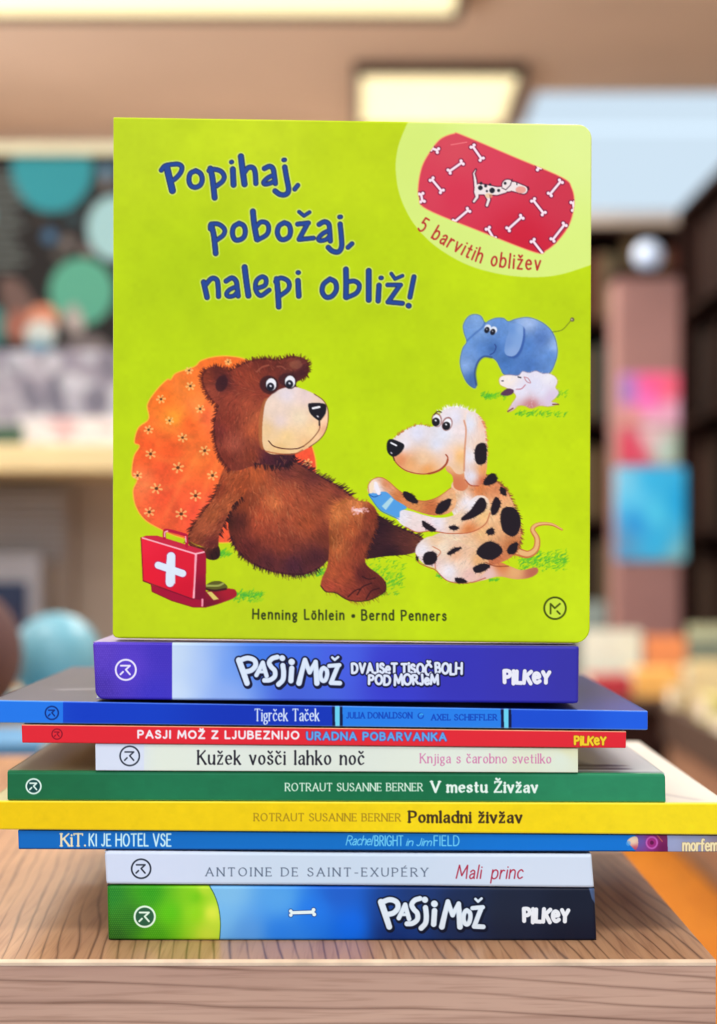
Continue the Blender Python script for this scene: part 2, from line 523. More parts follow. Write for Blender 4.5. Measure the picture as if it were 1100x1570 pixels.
    a = dict(k=4.583, ox=230, oy=230)
    S = [tl([(80, 142), (105, 112), (150, 102), (200, 100), (225, 120), (215, 160), (180, 200), (140, 225)], w=6.6, **a), tl([(118, 120), (135, 190), (158, 285)], **a),
         tl([(322, 145), (285, 165), (274, 210), (288, 250), (320, 262), (355, 245), (368, 205), (355, 165), (322, 145)], w=6.8, **a),
         tl([(425, 130), (440, 200), (455, 335)], w=7.8, **a), tl([(415, 145), (450, 135), (500, 150), (522, 185), (510, 220), (470, 252)], w=6.6, **a),
         tl([(583, 135), (588, 245)], w=7.8, **a), tl([(572, 85), (576, 84)], w=6, **a),
         tl([(640, 45), (650, 130), (665, 240)], w=8.2, **a), tl([(662, 160), (690, 125), (725, 125), (740, 160), (745, 235)], w=7, **a),
         tl([(805, 130), (840, 115), (865, 130), (875, 180), (882, 235)], w=7, **a), tl([(872, 175), (830, 195), (800, 225), (810, 240), (850, 232), (876, 215)], w=6.4, **a),
         tl([(948, 120), (960, 190), (975, 280), (955, 312), (915, 312), (880, 288)], w=7.2, **a), tl([(940, 70), (948, 69)], w=6, **a),
         tl([(1040, 248), (1018, 275)], w=6.4, **a)]
    a = dict(k=4.4, ox=310, oy=310)
    S += [tl([(62, 150), (80, 230), (92, 345)], w=7.6, **a), tl([(55, 180), (60, 150), (110, 148), (150, 180), (145, 220), (100, 255)], w=6.4, **a),
          tl([(250, 142), (215, 165), (205, 210), (220, 250), (250, 255), (282, 235), (292, 195), (280, 158), (250, 142)], w=6.8, **a),
          tl([(343, 62), (352, 150), (370, 250)], w=7.8, **a), tl([(362, 170), (395, 135), (435, 140), (450, 175), (435, 220), (375, 255)], w=6.4, **a),
          tl([(555, 138), (520, 160), (508, 205), (525, 245), (555, 252), (588, 232), (597, 190), (585, 152), (555, 138)], w=6.8, **a),
          tl([(645, 148), (718, 140)], w=6.6, **a), tl([(712, 145), (655, 250)], w=6.8, **a), tl([(655, 252), (752, 242)], w=6.4, **a), tl([(655, 65), (688, 92), (725, 68)], w=5.2, sm=False, **a),
          tl([(790, 150), (825, 132), (855, 148), (862, 200), (866, 262)], w=6.8, **a), tl([(858, 190), (815, 212), (785, 245), (800, 260), (840, 250), (862, 225)], w=6.2, **a),
          tl([(932, 148), (940, 230), (942, 300), (920, 335), (880, 330), (852, 305)], w=7, **a), tl([(928, 100), (936, 99)], w=6.2, **a), tl([(1012, 280), (985, 305)], w=6.4, **a)]
    a = dict(k=3.0556, ox=300, oy=395)
    S += [tl([(38, 115), (46, 150), (54, 186)], w=7.4, **a), tl([(45, 130), (75, 98), (100, 105), (106, 140), (108, 182)], w=6.8, **a),
          tl([(143, 110), (170, 95), (190, 110), (196, 145), (200, 180)], w=6.8, **a), tl([(194, 135), (160, 150), (145, 170), (155, 182), (180, 178), (196, 160)], w=6.2, **a),
          tl([(230, 45), (238, 110), (248, 178)], w=8, **a), tl([(285, 145), (325, 130), (330, 100), (310, 90), (285, 110), (282, 150), (305, 178), (345, 152)], w=6.4, **a),
          tl([(380, 100), (386, 160), (390, 230)], w=7.6, **a), tl([(375, 112), (400, 95), (435, 112), (435, 148), (395, 180)], w=6.4, **a),
          tl([(480, 108), (484, 180)], w=7.4, **a), tl([(480, 70), (483, 70)], w=6.2, **a),
          tl([(630, 100), (600, 125), (594, 160), (612, 185), (640, 180), (660, 150), (655, 115), (630, 100)], w=6.8, **a),
          tl([(705, 55), (706, 120), (705, 185)], w=7.6, **a), tl([(708, 115), (745, 110), (768, 130), (755, 165), (708, 188)], w=6.4, **a),
          tl([(812, 62), (812, 130), (812, 198)], w=7.8, **a), tl([(860, 130), (856, 202)], w=7.2, **a), tl([(868, 95), (872, 95)], w=6, **a),
          tl([(900, 128), (962, 128)], w=6, **a), tl([(958, 130), (905, 205)], w=6.6, **a), tl([(902, 208), (970, 214)], w=6.6, **a), tl([(918, 75), (935, 100), (970, 85)], w=5, sm=False, **a),
          tl([(1024, 90), (1005, 185)], w=6.8, **a), tl([(998, 225), (1000, 226)], w=7.4, **a)]
    cv.draw(S, [(2.0, (214, 232, 130), 0, 0, 0.75), (0, (34, 46, 92)), (-1.5, (36, 70, 150))])

    # ---------------- round orange floral cushion
    cush = smooth([(270, 572), (298, 562), (308, 553), (328, 547), (352, 546), (380, 552), (420, 575), (455, 620), (477, 678), (485, 712), (480, 742), (462, 775), (440, 800), (400, 822), (350, 832), (300, 829), (270, 822), (247, 812), (222, 797), (208, 776),
                   (204, 752), (210, 736), (202, 728), (205, 700), (214, 684), (206, 678), (212, 656), (228, 642), (226, 620), (240, 598), (256, 582), (262, 582)], True, 6)
    cv.fill(cush, [(330, 560, (252, 116, 40)), (250, 610, (252, 116, 36)), (268, 640, (255, 156, 46)), (225, 690, (244, 92, 38)), (300, 700, (252, 120, 50)), (262, 690, (248, 96, 40)), (250, 760, (246, 88, 50)), (310, 790, (248, 84, 56)), (250, 722, (246, 90, 46)), (290, 650, (248, 104, 40)),
                   (320, 640, (255, 110, 60)), (470, 710, (246, 84, 52)), (280, 600, (255, 132, 48)), (220, 740, (255, 126, 72)), (300, 620, (255, 134, 60))], grain=0.035)
    cv.stroke(np.vstack([cush, cush[:1]]), 2.2, (252, 196, 60), 0.75)
    for P in ([(262, 584), (285, 610), (300, 640)], [(230, 642), (262, 655), (290, 668)], [(215, 684), (248, 700), (280, 698)], [(211, 736), (250, 742), (290, 722)], [(300, 690), (275, 730), (245, 790)], [(310, 560), (320, 590), (318, 640)], [(330, 700), (310, 740), (300, 800)]):
        cv.stroke(smooth(P, False, 6), [7] * 12 + [1], (240, 84, 40), 0.16, 7)
        cv.stroke(smooth([(x + 6, y + 6) for x, y in P], False, 6), [7] * 12 + [1], (255, 176, 84), 0.14, 7)
    for x, y, r in ((350, 555, 4), (290, 568, 5), (292, 592, 6), (247, 612, 6), (307, 627, 6), (260, 645, 5.5), (228, 659, 6), (280, 671, 6.5), (231, 696, 7), (314, 691, 7), (273, 717, 8), (211, 729, 6), (326, 729, 7),
                    (240, 749, 8), (300, 760, 8), (229, 785, 7), (278, 788, 8), (472, 710, 6)):
        for i in range(6):
            t = i * math.pi / 3 + x
            cv.stroke([(x + r * 0.42 * math.cos(t), y + r * 0.42 * math.sin(t)), (x + r * math.cos(t), y + r * 0.9 * math.sin(t))], [2.0, 3.4], (255, 204, 124), 0.72)
        cv.fill(ring(x, y, r * 0.34, r * 0.3), (84, 52, 30))
        cv.stroke([(x, y), (x + r * 0.5, y - r * 0.7)], 0.8, (120, 60, 30), 0.7)

    # ---------------- grass tufts
    rs = np.random.RandomState(8)
    for x0, x1, y0, y1, n in ((322, 400, 905, 925, 150), (350, 402, 906, 918, 60), (452, 500, 872, 886, 110), (560, 618, 855, 915, 170), (335, 352, 842, 856, 50), (795, 868, 842, 878, 260), (740, 775, 602, 614, 50),
                              (790, 868, 630, 640, 70), (668, 690, 878, 888, 40), (750, 765, 888, 892, 20), (850, 868, 600, 610, 18), (735, 760, 603, 612, 25)):
        for _ in range(n):
            p = np.array([rs.uniform(x0, x1), rs.triangular(y0, (y0 + y1) / 2, y1)])
            q = p + np.array([rs.uniform(1, 7), rs.uniform(-5, -1)])
            c = [(92, 196, 40), (60, 176, 60), (128, 208, 30), (48, 160, 70)][rs.randint(4)]
            cv.stroke([p, q], [1.8, 0.6], c, 0.55)

    # ---------------- brown bear leaning on the cushion
    rd = (150, 68, 40)
    dd = (48, 20, 30)
    far = smooth([(560, 795), (580, 790), (600, 803), (630, 815), (650, 826), (648, 842), (625, 850), (590, 853), (560, 856), (548, 840)], True)
    cv.fill(far, [(580, 800, dd), (620, 830, (84, 40, 36)), (600, 850, dd), (640, 830, (110, 56, 40))])
    cv.fur(far, [(580, 800, dd), (620, 830, (92, 44, 38)), (600, 850, dd)], [(600, 820, 1, 0.2)], 260, 9, 1.5)
    cv.edge_fur([(578, 795), (600, 803), (630, 815), (648, 824)], (52, 24, 30), 34, 7, 2.2, (0.8, 0))
    hand = smooth([(287, 826), (300, 836), (322, 840), (334, 836), (338, 848), (334, 857), (322, 858), (306, 850), (292, 838)], True)
    cv.fill(hand, [(330, 850, (50, 20, 22)), (310, 845, (92, 36, 26)), (296, 832, (84, 40, 24))])
    torso = smooth([(340, 712), (352, 720), (352, 760), (350, 800), (353, 822), (362, 842), (380, 860), (408, 874), (440, 881), (468, 881), (492, 870), (508, 856), (540, 850), (560, 830), (574, 800), (576, 785), (566, 770), (548, 768),
                    (538, 758), (520, 745), (495, 731), (468, 716), (450, 704), (430, 690), (380, 690), (350, 698)], True)
    tc = [(360, 720, rd), (390, 730, (150, 72, 38)), (440, 720, (88, 40, 36)), (480, 730, (84, 38, 36)), (520, 752, (104, 46, 38)), (420, 770, (166, 88, 50)), (400, 790, (150, 66, 40)), (440, 760, (150, 70, 44)), (470, 800, (142, 66, 38)),
          (372, 770, (104, 46, 26)), (366, 800, (64, 26, 24)), (380, 840, (74, 28, 28)), (410, 860, (66, 28, 34)), (450, 868, (58, 26, 40)), (485, 855, (60, 26, 34)), (430, 830, (120, 52, 36)), (500, 820, (96, 42, 30)), (520, 780, (172, 100, 52)), (550, 782, (160, 88, 48)), (490, 770, (128, 60, 40)), (400, 810, (140, 60, 40)), (352, 800, (58, 24, 20))]
    tc = warm(tc)
    cv.fill(torso, tc, grain=0.05)
    cv.fur(torso, tc, [(380, 730, 0.2, 1), (450, 720, 1, 0.5), (400, 800, -0.3, 1), (450, 850, 0.4, 1), (520, 780, 1, 0.2), (370, 850, 0.6, 1), (480, 780, 0.5, 0.8)], 2600, 9, 1.6, 0.6, 0.2)
    cv.edge_fur([(452, 706), (470, 716), (495, 731), (520, 745), (540, 760)], (66, 28, 34), 70, 8, 2.0, (0.9, 0.1))
    cv.edge_fur([(490, 872), (468, 881), (440, 881), (408, 874), (380, 860), (362, 842), (353, 822)], (60, 24, 30), 80, 6, 2.0, (0.2, 0.5))
    arm = smooth([(345, 716), (362, 716), (378, 726), (384, 742), (372, 762), (358, 778), (346, 800), (336, 822), (334, 838), (318, 840), (300, 834), (288, 826), (294, 808), (308, 788), (324, 766), (334, 744)], True)
    ac = [(360, 730, (140, 66, 36)), (376, 745, (132, 60, 32)), (350, 770, (150, 76, 44)), (330, 790, (142, 72, 40)), (312, 810, (140, 70, 44)), (300, 826, (116, 54, 34)), (325, 832, (84, 32, 30)), (345, 800, (106, 46, 34)), (334, 750, (104, 42, 26))]
    ac = warm(ac)
    cv.fill(arm, ac, grain=0.05)
    cv.fur(arm, ac, [(360, 740, -0.5, 1), (310, 815, -0.8, 0.7)], 700, 9, 1.6, 0.65, 0.22)
    cv.edge_fur([(288, 828), (294, 808), (308, 788), (324, 766), (336, 742)], (84, 34, 24), 50, 7, 1.8, (-0.3, 0.8))
    cv.edge_fur([(372, 764), (358, 778), (348, 800), (338, 822)], (52, 20, 20), 40, 6, 2.0, (0, 0.9))
    for x, y in ((324, 850), (331, 846)):
        cv.stroke([(x, y), (x + 3, y + 8)], 1.4, (36, 14, 16))
    # bent leg with foot
    leg = smooth([(505, 800), (518, 778), (535, 766), (552, 768), (568, 772), (578, 786), (575, 812), (566, 836), (560, 856), (564, 868), (580, 880), (591, 892), (591, 906), (582, 912), (572, 918), (552, 922), (532, 919), (515, 909), (500, 907), (492, 898), (495, 884), (502, 868), (505, 840)], True)
    lc = [(520, 790, (166, 94, 50)), (545, 775, (176, 104, 60)), (570, 790, (110, 46, 30)), (540, 810, (150, 74, 40)), (520, 840, (152, 80, 44)), (550, 840, (120, 52, 34)), (562, 820, (90, 40, 30)), (510, 880, (150, 72, 42)), (530, 880, (140, 62, 38)), (555, 880, (72, 26, 28)), (580, 900, (74, 28, 26)), (540, 912, (120, 48, 36)), (505, 898, (140, 58, 42)), (506, 830, (120, 62, 30))]
    lc = warm(lc)
    cv.fill(leg, lc, grain=0.05)
    cv.fur(leg, lc, [(530, 790, 0.3, 1), (530, 840, -0.1, 1), (520, 890, 0.8, 0.6)], 1100, 9, 1.5, 0.6, 0.2)
    cv.edge_fur([(578, 786), (576, 812), (567, 836), (560, 856)], (104, 44, 28), 44, 5, 1.8, (0, 0.8))
    cv.edge_fur([(518, 776), (535, 765), (552, 767), (568, 771)], (172, 98, 48), 26, 4, 1.6, (0.4, 0))
    for P in ([(548, 912), (556, 900), (570, 894)], [(562, 918), (570, 906), (582, 902)], [(534, 915), (544, 906), (552, 903)], [(556, 884), (566, 888), (576, 886)]):
        cv.stroke(smooth(P), 2.0, (56, 18, 22), 0.9)
    cv.stroke(smooth([(492, 898), (500, 907), (515, 909), (532, 919), (552, 922), (572, 918), (591, 906), (591, 892)]), 1.6, (58, 20, 22), 0.9)
    for _ in range(40):
        x, y = rs.normal(549, 5.5), rs.normal(783, 2.2)
        cv.stroke([(x, y), (x + rs.uniform(-2, 3), y + rs.uniform(-2, 2))], 2.4, (250, 190, 196), 0.55)
    cv.stroke([(544, 782), (555, 784)], 3, (255, 224, 226), 0.8)
    # head
    head = smooth([(334, 622), (322, 612), (314, 598), (309, 584), (311, 572), (320, 564), (336, 562), (350, 568), (358, 566), (372, 557), (390, 551), (410, 549), (424, 552), (436, 549), (446, 546), (458, 547), (470, 552), (474, 564), (471, 575), (462, 582), (454, 588),
                   (458, 610), (452, 680), (452, 704), (438, 716), (400, 712), (360, 722), (344, 712), (334, 696), (328, 672), (328, 646)], True)
    hc = [(318, 578, (112, 46, 30)), (335, 570, (78, 30, 26)), (344, 585, (58, 22, 30)), (325, 600, (122, 54, 40)), (365, 575, (124, 50, 34)), (385, 580, (128, 54, 36)), (400, 556, (84, 32, 26)), (425, 560, (84, 34, 28)), (450, 562, (110, 54, 40)), (462, 570, (60, 22, 30)), (450, 578, (52, 20, 30)),
          (380, 620, (138, 62, 42)), (350, 640, (110, 44, 32)), (334, 660, (92, 34, 32)), (360, 680, (132, 64, 50)), (390, 660, (146, 70, 42)), (400, 600, (112, 46, 34)), (345, 705, (92, 36, 28)), (385, 700, (110, 48, 32)), (430, 708, (40, 16, 32)), (410, 706, (60, 24, 36)), (395, 640, (150, 76, 48)), (350, 615, (122, 52, 38))]
    hc = warm(hc)
    cv.fill(head, hc, grain=0.05)
    cv.fur(head, hc, [(380, 560, -0.5, -1), (360, 640, -0.3, 1), (345, 700, 0.2, 1), (400, 690, 0.2, 1), (318, 580, -1, -0.3), (460, 560, 0.8, -0.6)], 1900, 7, 1.5, 0.6, 0.2)
    cv.edge_fur([(334, 624), (322, 612), (314, 598), (309, 584), (311, 572), (320, 564), (336, 562), (350, 568)], (96, 36, 26), 90, 5, 1.8, (0, 0))
    cv.edge_fur([(350, 568), (372, 557), (390, 551), (410, 549), (424, 551), (440, 547), (458, 546), (471, 552), (474, 564), (471, 576), (460, 583)], (84, 32, 24), 110, 4.5, 1.8, (-0.1, 0))
    cv.edge_fur([(352, 722), (344, 712), (334, 696), (328, 672), (328, 646), (334, 622)], (88, 34, 26), 80, 5, 1.9, (0, 0.6))
    cv.edge_fur([(452, 700), (440, 714), (415, 716), (390, 712)], (44, 18, 26), 40, 7, 2.2, (0.3, 0.6))
    hi = [(380, 640, (196, 112, 78)), (430, 780, (206, 128, 84)), (530, 790, (214, 140, 84))]
    cv.fur(head, hi, [(380, 560, -0.5, -1), (360, 640, -0.3, 1), (345, 700, 0.2, 1), (400, 690, 0.2, 1)], 110, 9, 1.3, 0.42, 0.1, seed=11)
    cv.fur(smooth([(380, 740), (430, 730), (480, 760), (470, 810), (420, 820), (385, 790)], True), hi, [(380, 730, 0.2, 1), (450, 800, 0.4, 1)], 150, 10, 1.4, 0.4, 0.1, seed=12)
    cv.fur(smooth([(505, 800), (518, 778), (552, 770), (556, 800), (530, 850), (512, 850)], True), hi, [(530, 790, 0.3, 1), (530, 840, -0.1, 1)], 110, 9, 1.3, 0.4, 0.1, seed=13)
    cv.fur(arm, hi, [(360, 740, -0.5, 1), (310, 815, -0.8, 0.7)], 70, 9, 1.3, 0.4, 0.1, seed=14)
    cv.fill(ring(340, 588, 9, 13, rot=20), (52, 20, 28), 0.75, soft=4)
    cv.fill(smooth([(445, 556), (458, 552), (464, 560), (456, 566), (446, 562)], True), (150, 92, 70), 0.5, soft=3)
    # muzzle
    muz = smooth([(404, 636), (408, 616), (418, 604), (432, 596), (448, 593), (464, 596), (482, 604), (496, 614), (503, 628), (503, 648), (498, 664), (488, 676), (474, 686), (456, 694), (436, 696), (416, 696), (405, 688), (402, 668)], True)
    mc = [(440, 605, (232, 218, 224)), (470, 608, (236, 210, 206)), (420, 625, (240, 214, 196)), (430, 645, (236, 212, 206)), (460, 640, (244, 222, 190)), (410, 660, (240, 202, 150)), (440, 670, (250, 212, 150)), (480, 660, (250, 216, 160)), (496, 640, (250, 206, 168)), (430, 688, (240, 196, 134)), (470, 680, (244, 196, 140)), (492, 618, (238, 208, 190)), (498, 660, (238, 176, 136))]
    cv.fill(ring(406, 650, 9, 40, rot=4), (184, 112, 60), 0.7, soft=5)
    cv.fill(muz, mc, grain=0.015)
    cv.stroke(smooth([(482, 604), (496, 614), (503, 628), (503, 648), (498, 664), (488, 676), (474, 686)]), 1.3, (110, 50, 30), 0.9)
    cv.stroke(smooth([(412, 676), (420, 684), (436, 688), (455, 688), (466, 684)]), 1.6, (74, 26, 24))
    cv.stroke(smooth([(491, 650), (489, 660), (478, 674), (466, 684)]), 1.3, (120, 52, 30))
    cv.stroke(smooth([(408, 692), (430, 696), (452, 696), (464, 690)]), 2.2, (168, 88, 50), 0.7)
    cv.fill(smooth([(473, 620), (478, 618), (492, 618), (500, 621), (500, 632), (495, 641), (490, 645), (482, 640), (475, 632)], True), (28, 22, 32))
    cv.stroke([(490, 642), (490, 652)], 2.2, (36, 24, 30))
    cv.stroke([(480, 626), (490, 624)], 3.4, (240, 238, 242))
    cv.stroke([(487, 638), (488, 639)], 2.2, (210, 206, 214))
    # eyes and brow
    cv.fill(ring(413, 590, 15, 14, rot=30), (52, 22, 28), 0.8, soft=5)
    cv.fill(ring(441, 582, 14, 10), (56, 24, 32), 0.7, soft=5)
    for cx, cy, px_, py_ in ((416, 590, 415, 592), (445, 586, 444, 588)):
        cv.fill(ring(cx, cy, 9.5, 10.5), (40, 16, 20))
        cv.fill(ring(cx, cy - 0.6, 8, 9.5), (240, 240, 246))
        cv.fill(ring(px_, py_ + 1, 5.8, 6.2), (30, 28, 40))
        cv.stroke([(px_, py_ - 0.5), (px_ + 0.4, py_)], 3, (214, 214, 226))
    cv.stroke(smooth([(394, 570), (402, 563), (412, 560)]), 2.6, (170, 88, 66), 0.7)
    cv.stroke(smooth([(425, 562), (432, 562), (438, 566)]), 2.2, (160, 84, 66), 0.7)

    # ---------------- red first-aid case
    k = dict(ox=195, oy=790, k=6.111)
    cv.fill(T([(228, 650), (700, 780), (735, 860), (620, 860), (420, 800), (235, 715)], **k), (170, 12, 52))
    cv.fill(smooth(T([(700, 790), (735, 720), (860, 690), (990, 690), (1025, 720), (1010, 770), (860, 830), (740, 862), (700, 855)], **k), True), [(210 + 110, 905, (140, 20, 40)), (350, 905, (176, 24, 44)), (320, 928, (120, 14, 44))])
    cv.fill(smooth(T([(735, 660), (800, 620), (880, 620), (935, 660), (930, 690), (840, 700), (745, 690)], **k), True), (96, 92, 32))
    cv.stroke(smooth(T([(735, 690), (820, 705), (925, 690)], **k)), 3.2, (66, 22, 26))
    cv.fill(T([(745, 720), (790, 715), (860, 785), (810, 795)], **k), (226, 204, 104))
    cv.stroke(smooth(T([(745, 660), (850, 660), (900, 640)], **k)), 3, (164, 170, 84))
    cv.fill(T([(130, 210), (180, 190), (280, 190), (700, 320), (730, 340), (640, 365)], **k), (206, 36, 64))
    cv.fill(T([(640, 360), (730, 340), (742, 400), (735, 800), (620, 785)], **k), [(310, 855, (170, 16, 50)), (312, 920, (130, 10, 46))])
    cv.fill(T([(130, 215), (640, 360), (620, 785), (150, 612)], **k), [(220, 830, (240, 34, 60)), (290, 855, (226, 26, 52)), (290, 910, (216, 16, 46)), (225, 885, (236, 24, 50))])
    cv.stroke(T([(145, 212), (640, 362)], **k), [2.2, 2.6], (255, 176, 190))
    cv.stroke(T([(645, 370), (632, 640), (624, 770)], **k), [3.6, 2.6, 3.4], (255, 170, 186))
    cv.stroke(T([(640, 362), (720, 345)], **k), 2.4, (255, 190, 200))
    cv.stroke(T([(706, 790), (704, 848)], **k), 3.0, (250, 150, 170))
    cv.stroke(smooth(T([(350, 215), (350, 160), (375, 140), (530, 180), (555, 200), (560, 290)], **k)), 4.6, (190, 20, 56))
    cv.stroke(smooth(T([(352, 200), (354, 160), (380, 148)], **k)), 1.8, (255, 190, 200))
    cv.stroke(T([(548, 200), (552, 250)], **k), 1.8, (255, 170, 180))
    cv.stroke(T([(130, 210), (150, 612), (225, 645), (235, 715), (420, 800), (620, 860), (740, 862)], **k), 1.4, (140, 10, 36))
    cv.stroke(T([(150, 615), (620, 788)], **k), 1.8, (120, 8, 40), 0.8)
    cv.draw([(T([(412, 385), (402, 632)], **k), 13.5), (T([(292, 468), (520, 545)], **k), 11.5)], [(0.8, (180, 20, 90)), (-0.2, (226, 236, 250))])
    cv.fill(T([(380, 375), (450, 388), (452, 470), (450, 640), (360, 625), (368, 450)], **k), (226, 236, 250))

    # ---------------- spotted dog
    wh, tn, og, pk = (238, 232, 240), (236, 176, 116), (222, 128, 70), (236, 196, 190)
    tail = smooth([(794, 846), (810, 850), (822, 842), (824, 826), (817, 812), (826, 804), (846, 804), (862, 812)])
    cv.stroke(tail, np.linspace(13, 3, len(tail)), (206, 116, 64))
    cv.stroke(tail + [0, -0.6], np.linspace(8, 1.5, len(tail)), (240, 184, 122))
    foot = smooth([(740, 868), (765, 862), (782, 868), (800, 874), (822, 870), (825, 878), (812, 886), (790, 888), (765, 884), (740, 890), (722, 892)], True)
    cv.fill(foot, [(750, 880, pk), (790, 876, tn), (818, 878, (190, 104, 80)), (770, 866, og)])
    body = smooth([(694, 740), (712, 728), (742, 728), (762, 738), (778, 752), (790, 776), (798, 800), (800, 822), (796, 842), (782, 856), (756, 866), (720, 870), (690, 850), (662, 842), (664, 822), (690, 812), (700, 800), (690, 776), (692, 756)], True)
    bc = [(700, 760, (236, 190, 150)), (715, 770, wh), (735, 750, og), (760, 745, (226, 140, 90)), (785, 790, (240, 180, 120)), (750, 790, (246, 200, 150)), (700, 800, wh), (740, 815, (244, 190, 130)), (690, 830, (244, 214, 180)), (720, 840, (240, 200, 160)), (790, 840, (190, 110, 60)), (760, 860, (200, 110, 70)), (730, 800, (220, 130, 80))]
    cv.fill(body, bc, grain=0.03)
    cv.fur(body, bc, [(730, 760, 0.4, 1), (780, 800, 0.2, 1), (720, 840, 1, 0.3)], 900, 7, 1.4, 0.6, 0.12)
    hind = smooth([(638, 850), (640, 836), (654, 824), (672, 822), (690, 826), (712, 834), (735, 846), (750, 862), (742, 880), (722, 892), (700, 893), (682, 888), (668, 872), (652, 866)], True)
    hcx = [(650, 845, wh), (660, 860, pk), (680, 840, (246, 226, 200)), (700, 850, (236, 180, 140)), (690, 875, wh), (720, 880, (236, 190, 180)), (735, 860, tn), (670, 828, (240, 200, 160)), (710, 866, (244, 214, 190))]
    cv.fill(hind, hcx, grain=0.02)
    cv.fur(hind, hcx, [(660, 850, -1, 0.2), (710, 870, -0.5, 0.6)], 420, 6, 1.3, 0.6, 0.1)
    cv.stroke(smooth([(638, 850), (642, 862), (658, 870), (668, 874), (684, 889), (702, 894), (724, 893), (745, 886)]), 1.5, (190, 90, 70), 0.9)
    cv.stroke(smooth([(668, 872), (668, 858), (676, 846), (664, 838)]), 1.4, (206, 120, 80), 0.9)
    cv.stroke(smooth([(745, 862), (760, 868), (780, 868)]), 1.6, (150, 70, 40), 0.8)
    # raised arm and the blue plaster it holds
    arm2 = smooth([(566, 756), (565, 744), (572, 735), (584, 732), (596, 738), (612, 752), (632, 764), (652, 768), (672, 762), (694, 748), (700, 770), (690, 786), (665, 790), (640, 784), (615, 774), (596, 762), (586, 758)], True)
    a2 = [(570, 745, (250, 226, 200)), (580, 750, wh), (592, 742, (226, 140, 90)), (612, 762, (206, 120, 66)), (640, 775, (220, 140, 80)), (660, 778, (196, 106, 60)), (690, 765, (240, 180, 130))]
    cv.fill(arm2, a2, grain=0.03)
    cv.fur(arm2, a2, [(600, 755, -1, -0.5), (660, 775, 1, -0.2)], 220, 6, 1.3, 0.6, 0.12)
    cv.stroke(smooth([(566, 756), (565, 744), (572, 735), (584, 732), (596, 738), (612, 752), (632, 764), (652, 768), (672, 762), (692, 748)]), 1.2, (196, 108, 50), 0.9)
    arm3 = smooth([(606, 790), (616, 782), (632, 784), (652, 790), (676, 794), (700, 788), (716, 772), (732, 760), (748, 764), (752, 786), (742, 806), (720, 816), (690, 818), (660, 814), (640, 816), (622, 808), (612, 800)], True)
    a3 = [(615, 792, wh), (640, 800, (244, 224, 220)), (670, 802, wh), (700, 798, (246, 214, 180)), (725, 775, wh), (740, 790, (246, 196, 130)), (720, 812, og), (660, 812, (232, 190, 190))]
    cv.fill(arm3, a3, grain=0.02)
    cv.fur(arm3, a3, [(640, 800, -1, -0.2), (730, 790, -0.6, 0.6)], 320, 6, 1.3, 0.55, 0.1)
    cv.stroke(smooth([(622, 808), (640, 816), (662, 814), (690, 818), (722, 816), (744, 804), (752, 786)]), 1.5, (192, 96, 60), 0.9)
    cv.fill(smooth([(566, 758), (578, 756), (592, 754), (606, 766), (624, 778), (614, 784), (612, 794), (596, 788), (582, 780)], True), (84, 160, 228))
    cv.fill(T([(586, 776), (600, 762), (604, 766), (592, 782)], 0, 0, 1), (176, 218, 232))
    cv.stroke(smooth([(566, 758), (574, 762), (584, 758)]), 1.6, (40, 100, 180))
    cv.stroke(smooth([(566, 759), (582, 781), (598, 790), (612, 796)]), 1.2, (50, 110, 190))
    cv.stroke([(576, 742), (581, 756)], [7, 6], (246, 238, 246))
    cv.stroke([(571, 742), (569, 754)], [6, 5], (250, 226, 196))
    # head of the dog
    neck = smooth([(684, 716), (694, 730), (697, 748), (712, 752), (722, 736), (722, 700), (705, 680)], True)
    cv.fill(neck, [(700, 740, (214, 120, 80)), (705, 710, (246, 200, 140))])
    dh = smooth([(664, 654), (672, 640), (680, 628), (694, 623), (712, 625), (724, 636), (724, 670), (722, 700), (712, 724), (700, 726), (688, 714), (672, 724), (650, 728), (626, 724), (610, 713), (602, 700), (597, 688), (602, 674), (620, 660), (642, 651)], True)
    dc = [(640, 665, (226, 226, 244)), (620, 680, wh), (670, 680, (228, 230, 246)), (700, 640, (234, 230, 244)), (710, 660, (244, 226, 226)), (690, 700, (240, 206, 190)), (650, 705, (244, 204, 164)), (630, 712, (242, 176, 116)), (655, 720, (236, 160, 90)), (705, 700, (246, 190, 120)), (680, 665, (230, 232, 246)), (615, 706, (226, 140, 90)), (718, 640, (246, 222, 210))]
    cv.fill(dh, dc, grain=0.015)
    cv.stroke(smooth([(603, 698), (608, 710), (624, 722), (650, 727), (672, 722), (684, 712), (687, 702), (684, 697)]), [1.5] * 20 + [3] * 15 + [2] * 8, (168, 70, 40))
    cv.edge_fur([(602, 672), (620, 659), (642, 650), (662, 653)], (190, 110, 60), 30, 2, 1.2, (0.4, 0))
    cv.edge_fur([(672, 632), (682, 626), (696, 622), (714, 625), (730, 631)], (244, 236, 240), 40, 4, 1.5, (0, 0))
    cv.fill(smooth([(595, 676), (600, 673), (612, 677), (620, 682), (618, 690), (610, 698), (602, 700), (595, 694), (593, 684)], True), (24, 22, 30))
    cv.stroke([(600, 679), (608, 683)], 2.6, (238, 238, 244))
    cv.stroke([(600, 694), (601, 695)], 2, (200, 200, 210))
    cv.stroke([(603, 700), (605, 706)], 1.6, (60, 30, 30))
    for cx, cy, ax in ((670, 644, -6), (686, 650, 18)):
        cv.fill(ring(cx, cy, 8, 11, rot=ax), (150, 90, 84), 0.85)
        cv.fill(ring(cx, cy + 0.6, 6.4, 9.4, rot=ax), (246, 244, 250))
        cv.fill(ring(cx - 1.3, cy + 3, 6.2, 6.6, rot=ax), (28, 24, 30))
        cv.stroke([(cx - 1.8, cy + 0.6), (cx - 1.4, cy + 1)], 2.6, (236, 236, 242))
    cv.stroke(smooth([(666, 636), (671, 631), (677, 632)]), 1.8, (80, 60, 30))
